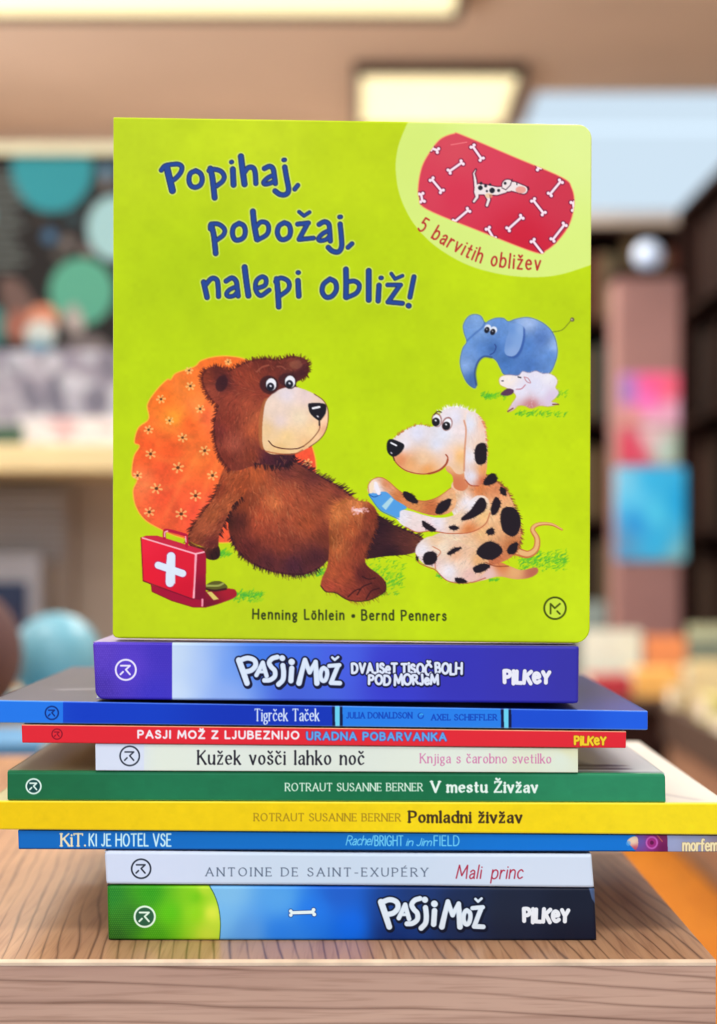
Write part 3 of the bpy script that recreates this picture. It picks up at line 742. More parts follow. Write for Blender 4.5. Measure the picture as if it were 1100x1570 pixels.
    ear = smooth([(716, 634), (728, 632), (738, 640), (744, 652), (747, 672), (748, 700), (746, 725), (742, 740), (728, 745), (716, 738), (712, 722), (714, 690), (716, 660)], True)
    ec = [(722, 650, (230, 232, 246)), (722, 700, wh), (740, 650, (250, 206, 180)), (724, 730, (232, 230, 244)), (742, 720, (240, 160, 90)), (738, 690, (246, 210, 180)), (742, 738, (206, 100, 60))]
    cv.fill(ear, ec)
    cv.fur(ear, ec, [(730, 690, 0, 1)], 260, 8, 1.2, 0.5, 0.08)
    cv.stroke(smooth([(712, 722), (713, 690), (715, 660), (712, 645)]), 2.6, (212, 130, 90), 0.7)
    cv.stroke(smooth([(714, 736), (722, 744), (734, 745)]), 1.8, (180, 84, 56), 0.9)
    cv.edge_fur([(736, 638), (744, 652), (747, 672), (748, 700)], (220, 130, 90), 34, 3, 1.3, (0, 0.6))
    cv.edge_fur([(748, 728), (764, 738), (780, 754), (792, 778), (799, 800), (801, 822), (797, 842)], (150, 80, 44), 80, 4, 1.6, (0, 0.7))
    bk = (34, 22, 30)
    for P in ([(732, 682), (744, 680), (747, 696), (744, 710), (732, 711), (728, 696)], [(750, 728), (758, 726), (763, 736), (756, 742), (744, 744), (742, 738)], [(768, 746), (776, 752), (776, 760), (768, 756)],
              [(735, 764), (744, 766), (745, 780), (730, 792), (712, 798), (708, 794), (722, 782)], [(760, 762), (768, 770), (764, 784), (756, 790), (753, 780)], [(770, 782), (780, 777), (792, 782), (799, 800), (794, 818), (784, 822), (772, 814), (768, 798)],
              [(748, 812), (756, 810), (758, 818), (750, 820), (746, 816)], [(738, 836), (752, 830), (768, 838), (770, 848), (756, 858), (740, 856), (731, 847)], [(620, 753), (632, 758), (641, 768), (638, 772), (626, 768), (619, 760)],
              [(668, 786), (672, 774), (684, 766), (692, 766), (688, 780), (676, 788)], [(648, 798), (658, 804), (669, 812), (662, 815), (650, 808)], [(688, 808), (698, 806), (704, 810), (696, 813)], [(652, 848), (664, 846), (671, 854), (666, 864), (654, 866), (649, 858)],
              [(686, 848), (698, 840), (708, 840), (700, 846), (690, 851)], [(726, 870), (742, 864), (752, 868), (742, 876), (730, 878)], [(698, 886), (712, 888), (716, 893), (702, 894)], [(782, 836), (794, 832), (792, 846), (784, 850), (778, 846)], [(638, 852), (642, 856), (640, 860)]):
        Q = smooth(P, True, 5)
        cv.fill(Q, bk)
        cv.edge_fur(Q, bk, int(len(Q) * 0.8), 2.0, 1.2, (0, 0.3), alpha=0.8)
    # ---------------- elephant
    eb = smooth([(712, 510), (711, 498), (718, 486), (728, 482), (738, 485), (744, 495), (750, 492), (760, 488), (772, 488), (780, 493), (792, 489), (812, 487), (834, 496), (849, 512), (855, 535), (852, 555), (840, 574), (808, 577), (776, 575),
                 (768, 565), (762, 554), (754, 548), (742, 547), (733, 556), (728, 572), (731, 590), (727, 595), (716, 586), (708, 568), (706, 552), (710, 534), (716, 524)], True)
    ec = [(722, 500, (116, 156, 216)), (712, 515, (100, 146, 206)), (735, 505, (124, 164, 220)), (765, 500, (100, 144, 208)), (810, 495, (160, 184, 226)), (830, 520, (84, 120, 186)), (845, 545, (96, 140, 206)), (810, 560, (74, 116, 184)), (775, 555, (70, 116, 184)),
          (740, 535, (84, 128, 194)), (715, 560, (136, 170, 222)), (726, 580, (70, 108, 170)), (725, 540, (110, 150, 210)), (755, 535, (66, 110, 178)), (810, 530, (82, 128, 198)), (852, 530, (150, 180, 226)), (730, 492, (132, 170, 224))]
    cv.stroke(np.vstack([eb, eb[:1]]), 3.6, (190, 214, 120), 0.7, 2)
    cv.fill(eb, ec, grain=0.03)
    cv.stroke(np.vstack([eb, eb[:1]]), 1.0, (60, 92, 150), 0.8)
    cv.stroke(smooth([(754, 548), (742, 547), (733, 556), (729, 572), (731, 590)]), 3.2, (42, 66, 130), 0.7, 2)
    cv.stroke(smooth([(717, 522), (728, 512), (740, 502), (744, 495)]), 2.6, (64, 104, 176), 0.7, 2)
    er = smooth([(781, 497), (792, 496), (801, 499), (803, 508), (801, 524), (796, 538), (788, 546), (778, 545), (774, 538), (776, 522), (780, 510)], True)
    cv.fill([(x + 3, y + 3) for x, y in er], (50, 84, 160), 0.75, soft=4)
    cv.fill(er, [(785, 505, (104, 146, 210)), (798, 505, (142, 176, 226)), (788, 538, (140, 170, 220)), (778, 525, (112, 150, 210)), (798, 525, (130, 166, 220))])
    for x, y in ((747, 506), (756, 509)):
        cv.fill(ring(x + 1.5, y - 3.0, 5.2, 5.6, rot=20), (226, 232, 244))
        cv.fill(ring(x, y, 4.0, 4.8, rot=20), (26, 26, 40))
        cv.stroke([(x - 0.5, y - 1), (x, y - 1)], 1.3, (220, 220, 230))
    cv.stroke(smooth([(752, 544), (758, 540), (761, 532), (759, 528)]), 1.6, (46, 70, 140))
    cv.stroke(smooth([(848, 509), (862, 506), (872, 496), (876, 491)]), 1.1, (96, 110, 30))
    cv.fill(ring(878, 490, 3.4, 3.2), (110, 104, 70))
    cv.stroke([(877, 490), (877.5, 490)], 2, (210, 200, 170))
    # ---------------- lamb
    lamb = smooth([(766, 582), (770, 577), (780, 575), (795, 576), (802, 570), (812, 572), (822, 569), (832, 573), (842, 573), (852, 578), (855, 586), (852, 594), (857, 602), (852, 610), (846, 616), (855, 619), (842, 623), (828, 622), (815, 626), (805, 622), (795, 622), (788, 628), (779, 631), (786, 618), (792, 608), (786, 600), (776, 594), (768, 590)], True)
    cv.stroke(np.vstack([lamb, lamb[:1]]), 2.4, (206, 150, 150), 0.5, 1.5)
    cv.fill(lamb, [(780, 582, (250, 236, 226)), (820, 590, (226, 226, 246)), (840, 580, (240, 236, 244)), (845, 610, (220, 200, 226)), (815, 622, (200, 120, 120)), (800, 600, (232, 230, 246)), (830, 600, (230, 230, 248))])
    cv.fur(lamb, [(820, 590, (240, 238, 250)), (840, 612, (214, 196, 220))], [(820, 590, 0.4, -1)], 120, 4, 1.6, 0.5, 0.06)
    cv.fill(smooth([(768, 604), (778, 596), (788, 598), (786, 604), (776, 607)], True), (92, 56, 84))
    cv.stroke([(795, 578), (799, 579)], 2, (50, 50, 60))
    cv.stroke(smooth([(770, 584), (772, 584)]), 1.8, (70, 60, 80))
    cv.stroke(smooth([(792, 597), (800, 596), (806, 590)]), 1.3, (190, 90, 110))
    cv.stroke(smooth([(804, 578), (808, 585), (814, 587), (810, 580), (804, 578)]), 1.2, (190, 120, 130))
    cv.stroke([(779, 631), (787, 626)], 2, (130, 70, 60))
    cv.stroke([(848, 620), (857, 620)], 2, (130, 70, 60))
    # ---------------- author line and emblem
    text(cv, 'Henning Löhlein • Bernd Penners', 388, 684, 949, 14.5, 2.5, [(0, (48, 58, 18))], gap=38, space=60, jit=0.3, rise=2)
    cv.fill(ring(542, 944.5, 3, 3), (48, 58, 18))
    emblem(cv, 851.5, 932.5, 16.6, (66, 78, 0), 2.8, turned=False, disc=(206, 232, 60))
    return cv


# --- spines: every painter works in the photograph's own units
def paint_purple():
    cv = Canvas(136, 980, 894, 1080, 2.2, (64, 60, 196))
    bx = (0, cv.W, 0, cv.H)
    cv.C[:] = cv.field(bx, [(270, 1010, (206, 226, 248)), (270, 1060, (214, 232, 252)), (310, 1030, (180, 206, 250)), (350, 1030, (110, 158, 244)), (400, 1010, (60, 120, 232)), (450, 1060, (70, 96, 216)), (520, 1010, (72, 96, 230)), (600, 1030, (56, 58, 204)), (700, 1030, (54, 50, 184)), (800, 1030, (56, 50, 178)), (880, 1030, (56, 50, 170)), (350, 1065, (150, 180, 244)), (450, 1010, (64, 110, 232))], 3.5, 900)
    cv.fill([(130, 975), (264, 975), (264, 1085), (130, 1085)], [(150, 1000, (92, 62, 196)), (200, 1020, (88, 60, 204)), (250, 1000, (66, 48, 190)), (150, 1060, (72, 48, 170)), (240, 1060, (62, 50, 196))])
    rs = np.random.RandomState(2)
    for j, y in enumerate(np.arange(988, 1072, 3.4)):
        for i, x in enumerate(np.arange(146, 262, 3.4)):
            x2 = x + (1.7 if j % 2 else 0)
            if x2 < 262 and rs.rand() < 0.9:
                cv.fill(ring(x2, y, 0.9, 0.9, n=6), (124, 94, 226), 0.5 * max(0.15, 1 - (x2 - 146) / 150))
    emblem(cv, 193, 1027, 15.5, (238, 232, 255), 3.0)
    heading(cv, 360, 1003, 526, 1053, [(2.6, (20, 18, 52), 1.2, 1.6), (2.2, (20, 18, 52)), (0, (206, 222, 246)), (-1.3, (224, 236, 252))])
    L = [(1.7, (18, 16, 56), 0.5, 0.8), (1.4, (18, 16, 56)), (0, (226, 234, 252))]
    text(cv, 'DVAJSeT TiSOČ BOLH', 540, 708, 1032, 15, 4.2, L, gap=26, space=34, jit=0.75, seed=4, rise=1)
    text(cv, 'POD MORJeM', 566, 672, 1049, 14, 4.2, L, gap=26, space=34, jit=0.75, seed=9, rise=0)
    text(cv, 'PiLKeY', 774, 843, 1047, 17.5, 6.2, [(0.9, (40, 36, 110)), (0, (240, 240, 252))], gap=26, jit=0.6, seed=3, small=1.25)
    return cv


def paint_blue():
    cv = Canvas(-25, 1066, 1000, 1124, 2.0, (22, 72, 206))
    bx = (0, cv.W, 0, cv.H)
    cv.C[:] = cv.field(bx, [(0, 1095, (30, 116, 236)), (150, 1095, (12, 60, 200)), (400, 1100, (12, 50, 186)), (850, 1100, (24, 78, 214)), (980, 1100, (30, 96, 232))], 3)
    cv.fill([(-30, 1060), (97, 1060), (97, 1130), (-30, 1130)], (34, 122, 238))
    cv.fill([(510, 1060), (785, 1060), (785, 1130), (510, 1130)], (38, 130, 238))
    for x in (517, 776):
        cv.fill([(x - 8, 1060), (x + 8, 1060), (x + 9, 1130), (x - 7, 1130)], (8, 16, 70))
        cv.fill([(x - 3.4, 1060), (x + 3.8, 1060), (x + 4.4, 1130), (x - 2.8, 1130)], (108, 214, 246))
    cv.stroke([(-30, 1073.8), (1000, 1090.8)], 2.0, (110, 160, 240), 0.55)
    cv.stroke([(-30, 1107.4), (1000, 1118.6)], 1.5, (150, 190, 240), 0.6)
    emblem(cv, 79.5, 1093, 10, (10, 44, 128), 2.2)
    text(cv, 'Tigrček Taček', 391, 489, 1105, 18, 2.4, [(0, (214, 226, 252))], serif=0.9, contrast=0.55, gap=22, space=48)
    text(cv, 'JULIA DONALDSON', 532, 632, 1101, 8.5, 1.7, [(0, (12, 66, 188))], serif=0.8, contrast=0.3, gap=26)
    text(cv, 'AXEL SCHEFFLER', 662, 762, 1104, 8.5, 1.7, [(0, (12, 66, 188))], serif=0.8, contrast=0.3, gap=26)
    cv.stroke(ring(645.5, 1097.5, 4, 4), 1.6, (12, 66, 188))
    cv.stroke(ring(646.5, 1097, 2.6, 2.6, 200, 330, 6), 1.6, (70, 190, 250))
    return cv


def paint_red():
    cv = Canvas(28, 1104, 966, 1152, 2.2, (232, 38, 52))
    cv.fill([(20, 1104), (980, 1104), (980, 1120), (20, 1112)], (250, 196, 90), 0.0)
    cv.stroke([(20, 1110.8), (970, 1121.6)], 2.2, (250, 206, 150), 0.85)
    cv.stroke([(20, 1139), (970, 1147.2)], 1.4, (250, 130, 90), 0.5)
    emblem(cv, 87.5, 1125.5, 7.8, (140, 10, 36), 1.7)
    text(cv, 'PASJI MOŽ Z LJUBEZNIJO', 212, 458, 1131.2, 10.8, 3.0, [(0, (250, 240, 246))], gap=34, space=52, rise=1.4)
    text(cv, 'URADNA POBARVANKA', 471, 684, 1133.6, 10.8, 2.9, [(0.8, (110, 60, 150)), (0, (96, 172, 240))], gap=34, space=52, rise=1.6)
    text(cv, 'PiLKeY', 882, 929, 1141.5, 11.5, 3.6, [(0.6, (150, 60, 10)), (0, (250, 214, 40))], gap=24, jit=0.6, seed=3, small=1.25)
    return cv


def paint_cream():
    cv = Canvas(142, 1134, 892, 1190, 2.2, (228, 236, 226))
    bx = (0, cv.W, 0, cv.H)
    cv.C[:] = cv.field(bx, [(180, 1160, (224, 232, 248)), (260, 1165, (232, 240, 226)), (500, 1170, (228, 236, 224)), (700, 1165, (232, 240, 226)), (860, 1165, (230, 240, 222)), (870, 1145, (232, 232, 190))], 3)
    cv.fill([(140, 1130), (221, 1130), (221, 1195), (140, 1195)], (222, 230, 248))
    emblem(cv, 199, 1159, 14.8, (44, 50, 66), 2.3)
    text(cv, 'Kužek vošči lahko noč', 304, 558, 1171.5, 20.5, 2.9, [(0, (38, 36, 46))], serif=0.75, contrast=0.6, gap=27, space=56, rise=0.5)
    text(cv, 'Knjiga s čarobno svetilko', 645, 845, 1169.5, 14, 1.7, [(0, (214, 120, 172))], serif=0.7, contrast=0.45, gap=25, space=50, rise=0.5)
    return cv


def paint_green():
    cv = Canvas(4, 1174, 1026, 1236, 2.0, (26, 118, 78))
    bx = (0, cv.W, 0, cv.H)
    cv.C[:] = cv.field(bx, [(20, 1205, (28, 108, 66)), (300, 1200, (30, 120, 78)), (600, 1200, (22, 112, 70)), (980, 1205, (44, 140, 96))], 3) * (1 + 0.012 * noise2((cv.H, cv.W), 2, 3))[..., None]
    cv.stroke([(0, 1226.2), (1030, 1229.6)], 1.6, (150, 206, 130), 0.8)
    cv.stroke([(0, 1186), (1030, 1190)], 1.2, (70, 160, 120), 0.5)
    emblem(cv, 51.5, 1205.5, 11.2, (226, 246, 236), 2.6, disc=(20, 70, 66))
    text(cv, 'ROTRAUT SUSANNE BERNER', 438, 648, 1212.5, 11.6, 1.9, [(0, (224, 244, 226))], serif=0.8, contrast=0.45, gap=26, space=46)
    text(cv, 'V mestu Živžav', 662, 824, 1214, 15.6, 3.9, [(0, (238, 250, 242))], serif=0.95, contrast=0.5, gap=27, space=44, rise=0.5)
    return cv


def paint_yellow():
    cv = Canvas(-30, 1226, 1126, 1280, 2.0, (250, 214, 0))
    bx = (0, cv.W, 0, cv.H)
    cv.C[:] = cv.field(bx, [(0, 1255, (246, 206, 0)), (400, 1255, (248, 212, 2)), (700, 1255, (252, 220, 8)), (1100, 1255, (254, 226, 24))], 3) * (1 + 0.008 * noise2((cv.H, cv.W), 2, 5))[..., None]
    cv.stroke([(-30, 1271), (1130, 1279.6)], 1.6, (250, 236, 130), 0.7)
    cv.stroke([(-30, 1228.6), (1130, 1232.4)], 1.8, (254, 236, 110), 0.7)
    text(cv, 'ROTRAUT SUSANNE BERNER', 390, 614, 1258.5, 11.4, 1.7, [(0, (168, 132, 20))], serif=0.8, contrast=0.45, gap=28, space=46, rise=0.5)
    text(cv, 'Pomladni živžav', 628, 800, 1260.5, 16.4, 3.6, [(0, (66, 46, 20))], serif=0.95, contrast=0.5, gap=27, space=44, rise=0.5)
    return cv


def paint_kit():
    cv = Canvas(22, 1266, 1128, 1312, 2.2, (12, 112, 200))
    bx = (0, cv.W, 0, cv.H)
    cv.C[:] = cv.field(bx, [(60, 1290, (14, 108, 196)), (500, 1290, (10, 112, 200)), (900, 1290, (12, 118, 214))], 3)
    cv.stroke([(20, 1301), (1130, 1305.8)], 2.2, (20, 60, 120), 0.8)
    text(cv, 'KiT.', 94, 131, 1297, 18.6, 3.2, [(0, (244, 228, 190))], serif=0.8, contrast=0.4, gap=16)
    text(cv, 'KI JE HOTEL VSE', 137, 262, 1297, 18.4, 2.5, [(0, (206, 240, 250))], gap=27, space=44, jit=0.15)
    text(cv, 'Rachel', 531, 570, 1295.5, 14, 1.5, [(0, (120, 214, 250))], gap=12, slant=0.25)
    text(cv, 'BRIGHT', 575, 618, 1296.5, 15, 1.8, [(0, (120, 214, 250))], gap=24)
    text(cv, 'in Jim', 623, 661, 1296.5, 11, 1.5, [(0, (120, 214, 250))], gap=14, space=30, slant=0.2)
    text(cv, 'FIELD', 666, 704, 1296.5, 15, 1.8, [(0, (120, 214, 250))], gap=26)
    cv.fill([(980, 1260), (1130, 1260), (1130, 1320), (980, 1320)], [(985, 1290, (120, 80, 140)), (1030, 1290, (160, 168, 206)), (1060, 1285, (150, 156, 188)), (1110, 1300, (146, 128, 140))])
    cv.fill([(975, 1260), (1023, 1260), (1025, 1320), (975, 1320)], [(985, 1290, (110, 90, 170)), (1000, 1290, (170, 40, 130)), (1018, 1280, (120, 40, 84)), (1018, 1300, (110, 20, 80))])
    for r, c in ((9.5, (206, 100, 190)), (7, (158, 34, 120)), (3, (96, 14, 70))):
        cv.fill(ring(1000, 1292, r, r * 1.05), c, 0.9)
    cv.stroke([(1008, 1280), (1016, 1290)], 1.6, (220, 120, 90), 0.7)
    cv.fill(smooth([(962, 1290), (970, 1283), (978, 1284), (979, 1296), (975, 1303), (969, 1298)], True), [(972, 1290, (246, 226, 190)), (974, 1302, (190, 60, 90))])
    cv.fill(ring(964, 1293, 3.5, 4), (90, 170, 240), 0.7)
    text(cv, 'morfem', 1048, 1101, 1304, 17, 3.0, [(0.5, (170, 130, 80)), (0, (248, 232, 184))], gap=18)
    return cv


def paint_white():
    cv = Canvas(154, 1300, 918, 1364, 2.2, (210, 224, 244))
    bx = (0, cv.W, 0, cv.H)
    cv.C[:] = cv.field(bx, [(180, 1330, (216, 226, 248)), (500, 1330, (208, 224, 242)), (880, 1330, (216, 228, 246))], 3)
    emblem(cv, 216.5, 1332, 14.6, (38, 44, 60), 2.4)
    text(cv, 'ANTOINE DE SAINT-EXUPÉRY', 316, 656, 1343, 12.4, 1.7, [(0, (90, 104, 128))], serif=0.8, contrast=0.5, gap=44, space=62, rise=0.5)
    text(cv, 'Mali princ', 700, 801, 1347, 20, 1.9, [(0, (176, 30, 62))], gap=22, space=70, slant=0.18, jit=0.2)
    return cv


def paint_navy():
    cv = Canvas(158, 1350, 922, 1450, 2.2, (22, 30, 52))
    bx = (0, cv.W, 0, cv.H)
    cv.C[:] = cv.field(bx, [(350, 1370, (132, 196, 240)), (340, 1410, (120, 190, 244)), (380, 1430, (90, 160, 236)), (430, 1380, (90, 170, 240)), (480, 1400, (30, 124, 240)), (520, 1370, (30, 96, 206)), (540, 1420, (8, 110, 244)), (600, 1400, (20, 60, 140)), (640, 1380, (26, 54, 116)), (700, 1400, (26, 40, 78)),
                            (780, 1400, (28, 34, 56)), (880, 1400, (22, 26, 46)), (430, 1430, (40, 130, 240)), (600, 1430, (14, 44, 110))], 3.6, 500)
    hill = np.vstack([[(150, 1340), (304, 1340)], smooth([(317, 1352), (328, 1370), (335, 1390), (338, 1412), (337.5, 1432), (335, 1455)], False, 6), [(150, 1455)]])
    cv.fill(hill, [(170, 1370, (34, 130, 40)), (200, 1410, (44, 120, 30)), (230, 1370, (50, 160, 20)), (260, 1400, (92, 200, 6)), (300, 1400, (150, 222, 20)), (325, 1400, (226, 240, 70)), (320, 1432, (200, 226, 60)), (240, 1436, (70, 160, 20)), (180, 1435, (40, 96, 30)), (300, 1375, (120, 206, 10)), (314, 1362, (190, 226, 50))])
    cv.stroke(smooth([(317, 1352), (328, 1370), (335, 1390), (338, 1412), (337.5, 1432), (335, 1455)], False, 6), 1.1, (30, 70, 60))
    for j, y in enumerate(np.arange(1362, 1440, 3.0)):
        for x in np.arange(168 + (1.5 if j % 2 else 0), 300, 3.0):
            cv.fill(ring(x, y, 0.8, 0.8, n=6), (150, 232, 60), 0.38)
    emblem(cv, 222, 1405.5, 15.6, (232, 252, 232), 3.1, disc=(46, 96, 66))
    b = [([(448, 1399.5), (480, 1398.5)], 5.6), ([(481, 1395), (481.1, 1395)], 6.4), ([(482, 1402), (482.1, 1402)], 6.4), ([(446, 1397), (446.1, 1397)], 6), ([(446, 1403), (446.1, 1403)], 6)]
    cv.draw(b, [(0.9, (20, 60, 140)), (-0.2, (236, 250, 250))])
    heading(cv, 578, 1373, 746, 1427, [(2.6, (12, 18, 42), 1.2, 1.8), (2.2, (12, 18, 42)), (0, (216, 232, 246)), (-1.3, (228, 240, 250))])
    cv.fill([(903, 1360), (913, 1360), (916, 1390), (908, 1378)], (92, 116, 160), 0.75, soft=2)
    text(cv, 'PiLKeY', 804, 872, 1413, 18.5, 6.4, [(0, (240, 244, 250))], gap=26, jit=0.6, seed=3, small=1.25)
    return cv
# ------------------------------------------------------------------ materials
def lin(c):
    return tuple(((v / 255.0) / 12.92 if v / 255.0 <= 0.04045 else ((v / 255.0 + 0.055) / 1.055) ** 2.4) for v in c) + (1.0,)


MATS = {}


def mat(name, c, rough=0.5, var=0.06, scale=20.0, spec=0.5, metal=0.0, emit=0.0, bump=0.0):
    if name in MATS:
        return MATS[name]
    m = bpy.data.materials.new(name)
    m.use_nodes = True
    nt = m.node_tree
    b = nt.nodes['Principled BSDF']
    b.inputs['Roughness'].default_value = rough
    b.inputs['Specular IOR Level'].default_value = spec
    b.inputs['Metallic'].default_value = metal
    tc = nt.nodes.new('ShaderNodeTexCoord')
    n = nt.nodes.new('ShaderNodeTexNoise')
    n.inputs['Scale'].default_value = scale
    n.inputs['Detail'].default_value = 4
    nt.links.new(tc.outputs['Object'], n.inputs['Vector'])
    r = nt.nodes.new('ShaderNodeValToRGB')
    L = lin(c)
    r.color_ramp.elements[0].position = 0.3
    r.color_ramp.elements[1].position = 0.7
    r.color_ramp.elements[0].color = tuple(v * (1 - var * 1.6) for v in L[:3]) + (1,)
    r.color_ramp.elements[1].color = tuple(min(1, v * (1 + var)) for v in L[:3]) + (1,)
    nt.links.new(n.outputs['Fac'], r.inputs['Fac'])
    nt.links.new(r.outputs['Color'], b.inputs['Base Color'])
    if emit:
        nt.links.new(r.outputs['Color'], b.inputs['Emission Color'])
        b.inputs['Emission Strength'].default_value = emit
    if bump:
        bp = nt.nodes.new('ShaderNodeBump')
        bp.inputs['Strength'].default_value = bump
        bp.inputs['Distance'].default_value = 0.0005
        nt.links.new(n.outputs['Fac'], bp.inputs['Height'])
        nt.links.new(bp.outputs['Normal'], b.inputs['Normal'])
    MATS[name] = m
    return m


def print_mat(name, rough=0.38, spec=0.3, bump=0.12, bscale=45, coat=0.0, weave=False):
    if name in MATS:
        return MATS[name]
    m = bpy.data.materials.new(name)
    m.use_nodes = True
    nt = m.node_tree
    b = nt.nodes['Principled BSDF']
    a = nt.nodes.new('ShaderNodeAttribute')
    a.attribute_name = 'print'
    nt.links.new(a.outputs['Color'], b.inputs['Base Color'])
    b.inputs['Roughness'].default_value = rough
    b.inputs['Specular IOR Level'].default_value = spec
    b.inputs['Coat Weight'].default_value = coat
    tc = nt.nodes.new('ShaderNodeTexCoord')
    n = nt.nodes.new('ShaderNodeTexNoise')
    n.inputs['Scale'].default_value = bscale
    n.inputs['Detail'].default_value = 3
    bp = nt.nodes.new('ShaderNodeBump')
    bp.inputs['Strength'].default_value = bump
    bp.inputs['Distance'].default_value = 0.002
    nt.links.new(tc.outputs['Object'], n.inputs['Vector'])
    nt.links.new(n.outputs['Fac'], bp.inputs['Height'])
    nt.links.new(bp.outputs['Normal'], b.inputs['Normal'])
    MATS[name] = m
    return m


def wood_mat(name, axis, light, mid, dark, rough=0.35, fine=260.0, seed=0.0, scratch=False, spec=0.4, lean=0.0):
    """grain running along one axis, with thin dark pores and broad tone bands"""
    m = bpy.data.materials.new(name)
    m.use_nodes = True
    nt = m.node_tree
    b = nt.nodes['Principled BSDF']
    tc = nt.nodes.new('ShaderNodeTexCoord')

    def noise(across, along, det, off, distort=0.0):
        mp = nt.nodes.new('ShaderNodeMapping')
        s = {'x': (along, across, across), 'y': (across, along, across)}[axis]
        mp.inputs['Scale'].default_value = s
        mp.inputs['Location'].default_value = (off + seed, off * 1.7, off * 0.6)
        nt.links.new(tc.outputs['Object'], mp.inputs['Vector'])
        n = nt.nodes.new('ShaderNodeTexNoise')
        n.inputs['Scale'].default_value = 1.0
        n.inputs['Detail'].default_value = det
        n.inputs['Distortion'].default_value = distort
        nt.links.new(mp.outputs['Vector'], n.inputs['Vector'])
        return n.outputs['Fac']

    def ramp(fac, stops):
        r = nt.nodes.new('ShaderNodeValToRGB')
        e = r.color_ramp.elements
        while len(e) < len(stops):
            e.new(0.5)
        for k, (p, c) in zip(e, stops):
            k.position = p
            k.color = c
        nt.links.new(fac, r.inputs['Fac'])
        return r.outputs['Color']

    def mul(a, bb, f):
        x = nt.nodes.new('ShaderNodeMix')
        x.data_type = 'RGBA'
        x.blend_type = 'MULTIPLY'
        x.inputs[0].default_value = f
        nt.links.new(a, x.inputs[6])
        nt.links.new(bb, x.inputs[7])
        return x.outputs[2]
    base = ramp(noise(34, 2.2, 3, 1.3, 0.4), [(0.30, lin(mid)), (0.52, lin(light)), (0.74, lin(mid))])
    d = tuple(v / max(1e-4, w) for v, w in zip(lin(dark)[:3], lin(mid)[:3])) + (1,)
    def math_(op, a, bb):
        k = nt.nodes.new('ShaderNodeMath')
        k.operation = op
        nt.links.new(a, k.inputs[0])
        if isinstance(bb, (int, float)):
            k.inputs[1].default_value = bb
        else:
            nt.links.new(bb, k.inputs[1])
        return k.outputs[0]
    sep = nt.nodes.new('ShaderNodeSeparateXYZ')
    nt.links.new(tc.outputs['Object'], sep.inputs[0])
    co = math_('ADD', sep.outputs[0] if axis == 'y' else sep.outputs[2], math_('MULTIPLY', sep.outputs[1] if axis == 'y' else sep.outputs[0], lean))
    wob = math_('ADD', math_('MULTIPLY', noise(14, 1.6, 2, 4.1), 5.0), math_('MULTIPLY', noise(90, 9, 2, 6.1), 0.5))
    rings_ = math_('PINGPONG', math_('ADD', math_('MULTIPLY', co, fine), wob), 0.5)
    weight = math_('MULTIPLY', math_('SUBTRACT', noise(70, 7, 2, 2.2), 0.42), 0.22)
    lines = ramp(math_('SUBTRACT', rings_, weight), [(0.0, d), (0.03, tuple(0.55 * v + 0.45 for v in d[:3]) + (1,)), (0.13, (1, 1, 1, 1))])
    pores = ramp(noise(fine * 3, 22.0, 2, 7.7), [(0.30, (0.68, 0.62, 0.58, 1)), (0.5, (1, 1, 1, 1)), (1.0, (1.06, 1.05, 1.04, 1))])
    c = mul(mul(base, lines, 0.85), pores, 0.6)
    if scratch:
        n = noise(7, 7, 6, 3.0, 0.2)
        sp = noise(260, 260, 2, 9.0)
        s1 = ramp(n, [(0.60, (1, 1, 1, 1)), (0.66, (0.0, 0.0, 0.0, 1)), (1, (0, 0, 0, 1))])
        s2 = ramp(sp, [(0.56, (0, 0, 0, 1)), (0.62, (1, 1, 1, 1)), (1, (1, 1, 1, 1))])
        x = nt.nodes.new('ShaderNodeMix')
        x.data_type = 'RGBA'
        x.blend_type = 'SCREEN'
        x.inputs[0].default_value = 1
        iv = nt.nodes.new('ShaderNodeInvert')
        nt.links.new(s2, iv.inputs['Color'])
        nt.links.new(s1, x.inputs[6])
        nt.links.new(iv.outputs[0], x.inputs[7])
        c = mul(c, x.outputs[2], 0.5)
    nt.links.new(c, b.inputs['Base Color'])
    b.inputs['Roughness'].default_value = rough
    b.inputs['Specular IOR Level'].default_value = spec
    bp = nt.nodes.new('ShaderNodeBump')
    bp.inputs['Strength'].default_value = 0.15
    bp.inputs['Distance'].default_value = 0.0004
    nt.links.new(lines, bp.inputs['Height'])
    nt.links.new(bp.outputs['Normal'], b.inputs['Normal'])
    MATS[name] = m
    return m


# ------------------------------------------------------------------ object helpers
def at(px, py, d):
    """a point d metres in front of the lens, from where it shows in the frame"""
    return ((px - CX) / F * d, d, EYE + (HY - py) / F * d)


def put(name, me, m, parent=None):
    o = bpy.data.objects.new(name, me)
    COL.objects.link(o)
    if m is not None:
        me.materials.append(m)
    if parent is not None:
        o.parent = parent
        o.location = tuple(-v for v in parent.location)
    return o


def thing(name, loc, label, cat, group=None):
    o = bpy.data.objects.new(name, None)
    o.location = loc
    o.empty_display_size = 0.02
    COL.objects.link(o)
    return tag(o, label, cat, group)


def tag(o, label, cat, group=None):
    o['label'] = label
    o['category'] = cat
    if group:
        o['group'] = group
    return o


def struct(o):
    o['kind'] = 'structure'
    return o


def mesh_bm(name, bm, sm=False):
    me = bpy.data.meshes.new(name)
    bm.to_mesh(me)
    bm.free()
    if sm:
        for p in me.polygons:
            p.use_smooth = True
    return me


